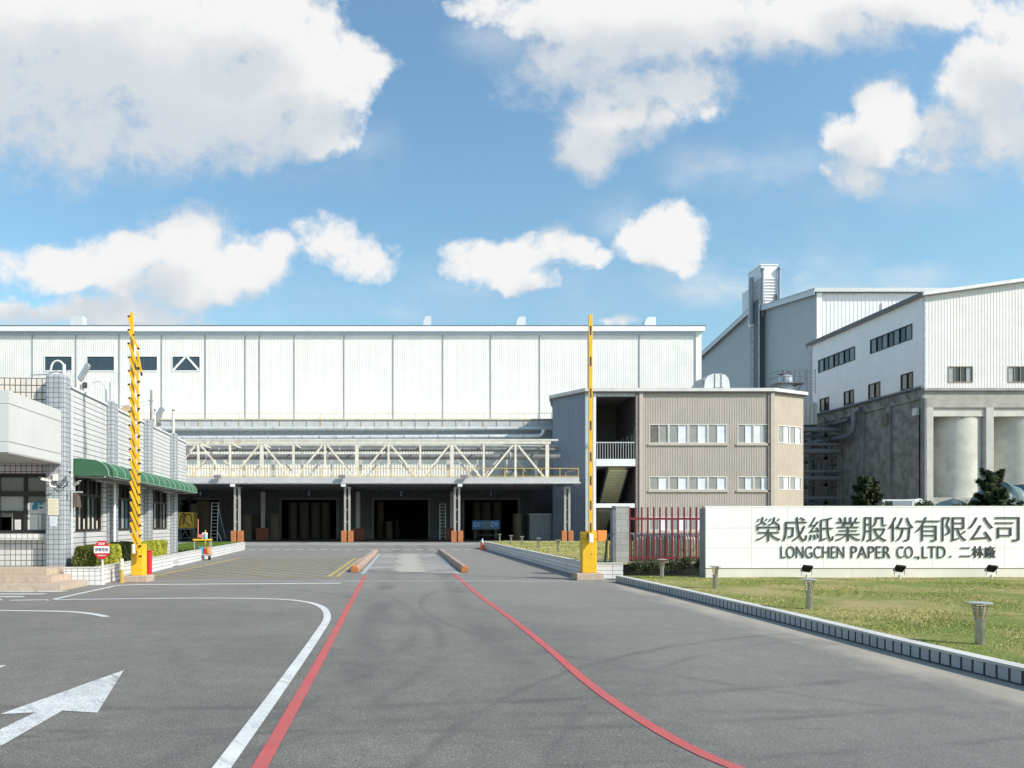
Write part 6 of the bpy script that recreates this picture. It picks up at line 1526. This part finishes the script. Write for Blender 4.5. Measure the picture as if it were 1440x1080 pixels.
# white tiled planter along the side, with hedges
pl_ = thing('tiled_planter', 'low white tiled planter wall running along the gatehouse side', 'planter', (-9.1, 20, 0), R(4))
H = .47
mb = MB(); mb.box(.24, 1.10, -.97, -.80, 0, H-.035); mb.build('end_wall', tile_wash, pl_, local=True)
mb = MB()
for a, b in ((-.72, 1.32), (1.36, 7.3), (7.34, 25)): mb.box(.93, 1.10, a, b, 0, H-.035)
mb.build('wall', tile_course, pl_, local=True)
mb = MB(); mb.box(.22, 1.115, -.985, -.78, H-.034, H); mb.box(.91, 1.115, -.735, 25.02, H-.034, H); mb.build('coping', pale_concrete, pl_, local=True)
MB().box(.95, 1.085, -.81, -.72, 0, H-.04).build('joint', dark_steel, pl_, local=True)
MB().box(-.9, 1.1, 24.85, 25.01, 0, H-.036).build('end_wall', tile_wash, pl_, local=True)
MB().box(.25, .92, -.79, 12.0, 0, H-.09).build('soil', mat('planter soil', (.06, .045, .03), .95, .3, 6), pl_, local=True)
mb = MB(); mb.box(1.101, 1.14, 6.9, 7.75, .04, .16); mb.box(1.101, 1.14, 6.9, 7.75, .2, .32); mb.build('tile_pad', tile_wash, pl_, local=True)
g_ = MB().slab([(-2.0, 14.1), (.92, 12.0), (.92, 24.84), (-2.0, 24.84)], H-.15, H-.04)
o = g_.build('lawn_strip', turf, None, local=True); o.location = (-9.1, 20, 0); o.rotation_euler = (0, 0, R(4)); tag(o, kind='structure')
gl = lambda v, u: gloc(v, u)
n = 26000; uu = 12.1 + 12.7*rng.random(n); vv = -1.9 + 2.8*rng.random(n)
xs_ = -9.1 + math.cos(R(4))*vv - math.sin(R(4))*uu; ys_ = 20 + math.sin(R(4))*vv + math.cos(R(4))*uu
hh = rng.uniform(.04, .1, n); base = np.stack([xs_, ys_, np.full(n, H-.05)], 1); an = rng.uniform(0, 6.28, n)
dx = np.stack([np.cos(an), np.sin(an), 0*an], 1)*.013; tip = base + np.stack([rng.normal(0, .03, n), rng.normal(0, .03, n), hh], 1)
me = bpy.data.meshes.new('grass'); me.from_pydata(np.stack([base-dx, base+dx, tip], 1).reshape(-1, 3).tolist(), [], [(3*i, 3*i+1, 3*i+2) for i in range(n)])
me.materials.append(leafmat('lush grass', [(.06, .10, .015), (.12, .20, .03), (.20, .28, .05)], .7, .1)); o = bpy.data.objects.new('grass', me); C.objects.link(o)
tag(o, 'bright green grass strip beyond the gatehouse inside the white planter wall', 'grass', kind='stuff')
def hedge(v0, v1, u0, u1, z1, label, cols, nm):
    c = gloc((v0+v1)/2, (u0+u1)/2, H-.1); t = thing('clipped_hedge', label, 'hedge', c, R(4), group='clipped hedges in the gatehouse planter')
    hx_, hy_, hz_ = (v1-v0)/2, (u1-u0)/2, (z1-H+.1)
    A_ = [(2*hy_*hz_, 0), (2*hy_*hz_, 1), (2*hx_*hz_, 2), (2*hx_*hz_, 3), (4*hx_*hy_, 4)]
    P_, D_ = [], []
    tot = int(2900*sum(a for a, _ in A_))
    for ar, f in A_:
        k = int(ar*2900); a, b = rng.uniform(-1, 1, k), rng.uniform(-1, 1, k); dep = 1 - .14*rng.random(k)**1.6
        if f < 2: s = 1 if f else -1; P_.append(np.stack([s*hx_*dep, a*hy_, (b+1)/2*hz_], 1)); D_.append(np.tile((s, 0, .3), (k, 1)))
        elif f < 4: s = 1 if f == 3 else -1; P_.append(np.stack([a*hx_, s*(hy_-(1-dep)*.5), (b+1)/2*hz_], 1)); D_.append(np.tile((0, s, .3), (k, 1)))
        else: P_.append(np.stack([a*hx_, b*hy_, hz_*dep], 1)); D_.append(np.tile((0, 0, 1.), (k, 1)))
    P_ = np.concatenate(P_); D_ = np.concatenate(D_).astype(float)
    r = .14                                                    # rounded corners, uneven clipping
    q = np.array([hx_, hy_, hz_]); L_ = P_.copy(); L_[:, 2] -= 0
    lim = np.array([hx_-r, hy_-r, hz_-r]); over = np.maximum(np.abs(L_)-lim, 0)*np.sign(L_); over[:, 2] = np.maximum(L_[:, 2]-lim[2], 0)
    nn = np.linalg.norm(over, axis=1); sc = np.where(nn > r, r/np.maximum(nn, 1e-6), 1.0); P_ = L_-over+over*sc[:, None]
    P_ += np.stack([np.sin(P_[:, 1]*9+P_[:, 2]*7), np.sin(P_[:, 0]*8+P_[:, 2]*6), np.sin(P_[:, 0]*7+P_[:, 1]*8)], 1)*.022
    leaf_mesh('foliage', P_, D_, .026, leafmat(nm, cols, .55, .38), t, jitter=.65, local=True)
    MB().box(-hx_*.83, hx_*.83, -hy_+.14, hy_-.14, 0, hz_-.12).build('inner_twigs', mat('hedge inside', (.022, .026, .012), .95), t, local=True)
yel = [(.12, .15, .025), (.36, .40, .045), (.60, .59, .08), (.80, .70, .18)]
hedge(.30, .88, -.55, .18, 1.0, 'olive green clipped hedge block nearest the gatehouse steps', [(.035, .05, .014), (.11, .14, .028), (.25, .26, .06), (.42, .37, .12)], 'olive hedge leaf')
hedge(.30, .88, .22, 1.75, 1.0, 'yellow green clipped hedge right behind the stop sign', yel, 'yellow hedge leaf')
hedge(.30, .88, 2.05, 3.45, 1.02, 'dark green clipped hedge just left of the picket barrier', [(.008, .014, .006), (.02, .034, .012), (.045, .065, .02), (.09, .11, .03)], 'dark hedge leaf')
hedge(.30, .88, 3.5, 7.2, .98, 'long yellow green hedge behind the picket barrier and red post', yel, 'yellow hedge leaf')

# cameras on the corner pillar
def cctv(v, u, z, label, yaw, tilt=-15, s=1.0):
    t = thing('security_camera', label, 'security camera', gloc(v, u, z), R(4+yaw), group='white cameras on the gatehouse corner')
    Tm = Matrix.Rotation(R(tilt), 4, 'X') @ Matrix.Scale(s, 4)
    wm = mat('camera white', (.74, .73, .70), .4, .05)
    mb = MB(); mb.T = Tm; mb.box(-.06, .06, -.36, .08, -.05, .06); mb.build('housing', wm, t, local=True, bevel=.025)
    mb = MB(); mb.T = Tm; mb.box(-.075, .075, -.42, .1, .062, .08); mb.build('sun_shield', wm, t, local=True, bevel=.008)
    mb = MB(); mb.T = Tm; mb.tube([(0, -.375, 0), (0, -.361, 0)], .045, 16); mb.build('lens', black, t, local=True)
    MB().tube([(0, 0, -.05), (0, .02, -.14), (0, .16, -.16)], .022, 8).build('bracket', wm, t, local=True)
cctv(-.30, -.52, 2.72, 'white camera pointing left, on the front of the tiled corner pillar', -75, -12, .62); cctv(.22, -.42, 2.96, 'white camera facing out under the awning corner, upper one', 12, 5, .6); cctv(.30, -.40, 2.62, 'white camera angled down below another under the awning corner', 60, -18, .55)
t = thing('camera_junction_box', 'small white junction box with drooping cable on the corner pillar', 'junction box', gloc(-.2, -.37, 2.72), R(4))
MB().box(-.07, .07, -.05, .01, .0, .18).build('box_body', mat('camera white', (.74, .73, .70), .4), t, local=True, bevel=.015)
MB().tube([(0, -.03, 0), (.05, -.04, -.12), (.16, -.05, -.19), (.27, -.04, -.14), (.33, -.02, .0)], .012, 6).build('cable', black, t, local=True)
t = thing('wall_speaker', 'dark brown horn speaker box hanging by the awning side window', 'speaker', gloc(.16, .12, 2.05), R(4))
MB().prism([(-.13, 0), (.1, -.02), (.05, .36), (-.09, .38)], -.1, .1).build('horn', mat('brown plastic', (.12, .085, .07), .5), t, local=True, bevel=.01); MB().box(-.15, .14, -.08, .08, .381, .42).build('bracket', steel, t, local=True)
# roof-top fittings
def roof_flood(u, v, label, hgt=.35, s=1.0, yaw=-60):
    z = TOP if u > 1 else 5.36
    t = thing('roof_floodlight', label, 'floodlight', gloc(v, u, z), R(yaw), group='floodlights on the gatehouse parapet')
    gm = mat('grey lamp body', (.32, .32, .32), .5, .15)
    MB().tube([(0, 0, 0), (0, 0, hgt*.6)], .05*s, 8).build('stem', gm, t, local=True)
    mb = MB(); mb.T = Matrix.Translation((0, 0, hgt)) @ Matrix.Rotation(R(18), 4, 'Y') @ Matrix.Rotation(R(-25), 4, 'X') @ Matrix.Scale(s, 4); mb.box(-.16, .16, -.1, .02, -.05, .50); mb.build('housing', gm, t, local=True, bevel=.05)
    mb = MB(); mb.T = Matrix.Translation((0, 0, hgt)) @ Matrix.Rotation(R(18), 4, 'Y') @ Matrix.Rotation(R(-25), 4, 'X') @ Matrix.Scale(s, 4); mb.box(-.13, .13, -.112, -.102, .0, .45); mb.build('lens', mat('pale lens', (.60, .60, .58), .2), t, local=True)
    MB().box(-.1, .1, .02, .14, hgt*.35, hgt*.8).build('gear_box', mat('dark lamp gear', (.10, .10, .10), .5), t, local=True, bevel=.02)
roof_flood(1.1, -.05, 'large grey floodlight tilted on the gatehouse parapet near the corner', .34, 1.0); roof_flood(9.2, -.05, 'smaller grey floodlight on the parapet right of the picket barrier', .3, 1.15)
def goose(v, u, z, r, label):
    t = thing('vent_pipe', label, 'vent pipe', gloc(v, u, z), R(4), group='curved pipes on the gatehouse roof'); w_ = mat('white pipe', (.72, .72, .71), .4, .05)
    MB().tube([(0, 0, -.3), (0, 0, .30*r/.2)] + [(-r+r*math.cos(a), 0, .30*r/.2+r*1.2*math.sin(a)) for a in np.linspace(.2, math.pi*.85, 8)] + [(-2.1*r, 0, .22*r/.2)], .028, 8).build('bend', w_, t, local=True)
    MB().tube([(0, 0, -.3), (0, 0, -.02)], .045, 8).build('socket', steel, t, local=True)
goose(-.28, .4, 5.62, .17, 'white curved pipe at the top of the gatehouse corner pillar'); goose(-.12, 3.4, 5.40, .26, 'white curved pipe on the parapet before the upright grey tube')
t = thing('conduit_stub', 'short fat white pipe stub on top of the corner pillar with cables', 'pipe', gloc(-.09, -.1, 5.58), R(4))
MB().tube([(0, 0, .02), (0, 0, .30)], .045, 10).build('stub', mat('white pipe', (.72, .72, .71), .4), t, local=True); MB().tube([(-.9, .1, .02), (-.5, .1, .04), (-.25, .08, .12), (-.05, .05, .08), (.1, .0, .12), (.14, 0, .02)], .018, 6).build('cable', steel, t, local=True)
t = thing('upright_tube', 'upright grey tube on the gatehouse parapet above the first pilaster', 'tube', gloc(.1, 3.2, 5.41), R(4))
MB().tube([(0, 0, 0), (0, 0, .62)], .05, 10).build('tube_run', mat('grey tube', (.60, .60, .61), .4), t, local=True); MB().box(-.08, .08, -.08, .08, -.0, .03).build('flange', steel, t, local=True)
t = thing('mast_pole', 'tall grey pole behind the gatehouse parapet holding two thin cables', 'pole', gloc(-.5, 10.0, 4.85), R(4))
MB().tube([(0, 0, 0), (.02, 0, 2.15)], .055, 10, r1=.045).build('pole_shaft', mat('weathered pole', (.27, .255, .24), .7, .2, 6), t, local=True)
for a, b in (((-.6, -5.2, .62), 1.75), ((-.6, -5.2, .45), 1.60)):
    MB().tube([(0, 0, b)] + [(a[0]*f, a[1]*f, b+(a[2]-b)*f-.10*math.sin(math.pi*f)) for f in (.25, .5, .75)] + [a], .012, 5).build('cable', mat('grey cable', (.25, .25, .25), .6), t, local=True)
MB().tube([(-.09, 0, 1.72), (.09, 0, 1.72)], .03, 8).build('clamp', steel, t, local=True)
for u, lab, hh_, r_ in ((8.35, 'thin grey vent tube on the parapet beside the smaller floodlight', .55, .035), (11.3, 'cream post on the last gatehouse pilaster near the truss bridge', 1.0, .055)):
    t = thing('parapet_post', lab, 'post', gloc(.08, u, 5.36), R(4)); MB().tube([(0, 0, 0), (0, 0, hh_)], r_, 10).build('tube_run', mat('cream post', (.66, .64, .58), .5), t, local=True); MB().lathe([(r_*1.2, hh_), (r_*1.2, hh_+.05), (0, hh_+.06)], (0, 0, 0), 10).build('cap', dark_steel, t, local=True)
t = thing('tan_vent_box', 'tan wedge shaped box on the parapet left of the picket barrier', 'box', gloc(-.2, 5.6, 5.3), R(4))
MB().prism([(-.3, 0), (.22, 0), (.22, .33), (.1, .38), (-.3, .08)], -.2, .2).build('box_body', mat('tan board', (.48, .36, .24), .7, .12), t, local=True); MB().box(.221, .235, -.15, .15, .05, .3).build('flap', mat('brown flap', (.24, .17, .11), .7), t, local=True)
# cleaning cart by the planter
t = thing('cleaning_cart', 'loaded cleaning cart with brooms, buckets and yellow rim by the planter', 'cart', (X(287, 32.5), 32.3, 0), R(8))
fr_ = mat('grey cart frame', (.30, .29, .28), .5, .15)
MB().box(-.36, .36, -.28, .28, .20, .26).build('deck', fr_, t, local=True, bevel=.02)
mb = MB()
for a in (-.33, .33):
    for b in (-.25, .25): mb.tube([(a, b, .25), (a, b, .90)], .018, 8)
mb.build('upright', mat('cart steel', (.50, .49, .46), .4, .1, metal=.4), t, local=True)
mb = MB(); mb.box(-.38, .38, -.30, -.26, .86, .92); mb.box(-.38, .38, .26, .30, .86, .92); mb.box(-.38, -.34, -.26, .26, .86, .92); mb.box(.34, .38, -.26, .26, .86, .92); mb.build('rim', yellow, t, local=True)
for a, b in ((-.28, -.2), (.28, -.2), (-.28, .2), (.28, .2)): w_ = MB().tube([(a-.025, b, .09), (a+.025, b, .09)], .09, 14).build('wheel', black, t, local=True)
t = thing('blue_bucket', 'light blue bucket on the cart deck, left of the red one', 'bucket', (X(284, 32.2)-.03, 32.12, .26)); MB().lathe([(.08, 0), (.12, .26), (.128, .26), (.128, .28), (.11, .28), (.075, .02)], (0, 0, 0), 16).build('body', mat('sky blue plastic', (.05, .42, .70), .4), t, local=True); MB().tube([(-.12, 0, .26), (-.06, -.02, .36), (.06, -.02, .36), (.12, 0, .26)], .008, 6).build('handle', steel, t, local=True)
t = thing('red_bucket', 'small dark red bucket in the middle of the cart deck', 'bucket', (X(288, 32.2), 32.15, .26)); MB().lathe([(.07, 0), (.10, .24), (.108, .25), (.09, .25), (.065, .02)], (0, 0, 0), 16).build('body', mat('cart red', (.50, .05, .05), .4), t, local=True); MB().tube([(-.1, 0, .23), (0, -.03, .31), (.1, 0, .23)], .008, 6).build('handle', steel, t, local=True)
t = thing('orange_bag', 'bulging orange bag on the right of the cart deck', 'bag', (X(291.5, 32.2)+.06, 32.15, .26)); MB().lathe([(.06, 0), (.10, .06), (.10, .16), (.07, .27), (.035, .32), (.05, .37)], (0, 0, 0), 14).build('body', mat('orange bag', (.80, .22, .04), .6, .12, 12), t, local=True); MB().lathe([(.038, .31), (.042, .325), (.038, .34)], (0, 0, 0), 12).build('tie', dark_steel, t, local=True)
t = thing('storage_box', 'white box with a pink lid on top of the cart rim', 'box', (X(285.5, 32.2), 32.2, .92)); MB().box(-.02, .17, -.12, .12, 0, .28).build('box_body', mat('white carton', (.70, .62, .56), .6), t, local=True, bevel=.015); MB().box(-.22, -.021, -.12, .12, .05, .20).build('lid', mat('pink plastic', (.62, .22, .20), .5), t, local=True, bevel=.02)
t = thing('blue_bottle', 'small light blue spray bottle on the cart rim', 'bottle', (X(288.7, 32.1)+.03, 32.05, .92)); MB().lathe([(.05, 0), (.055, .02), (.055, .13), (.02, .19), (.02, .22)], (0, 0, 0), 14).build('body', mat('bottle blue', (.20, .50, .78), .3), t, local=True); MB().box(-.03, .03, -.06, .02, .221, .25).build('trigger', sign_face_white, t, local=True)
for px, zt, c, lab in ((278.5, 1.78, (.62, .20, .16), 'long red broom standing at the left end of the cart'), (288.8, 1.30, (.75, .50, .08), 'short yellow broom handle standing in the middle of the cart')):
    t = thing('broom', lab, 'broom', (X(px, 32.3), 32.3, .27), group='brooms on the cleaning cart'); MB().tube([(0, 0, .25), (0, 0, zt-.27)], .022, 8).build('handle', mat('broom %.2f' % c[0], c, .5), t, local=True); MB().lathe([(.09, 0), (.06, .18), (.025, .27)], (0, 0, 0), 10).build('bristle_head', mat('bristles', (.25, .2, .1), .9), t, local=True)
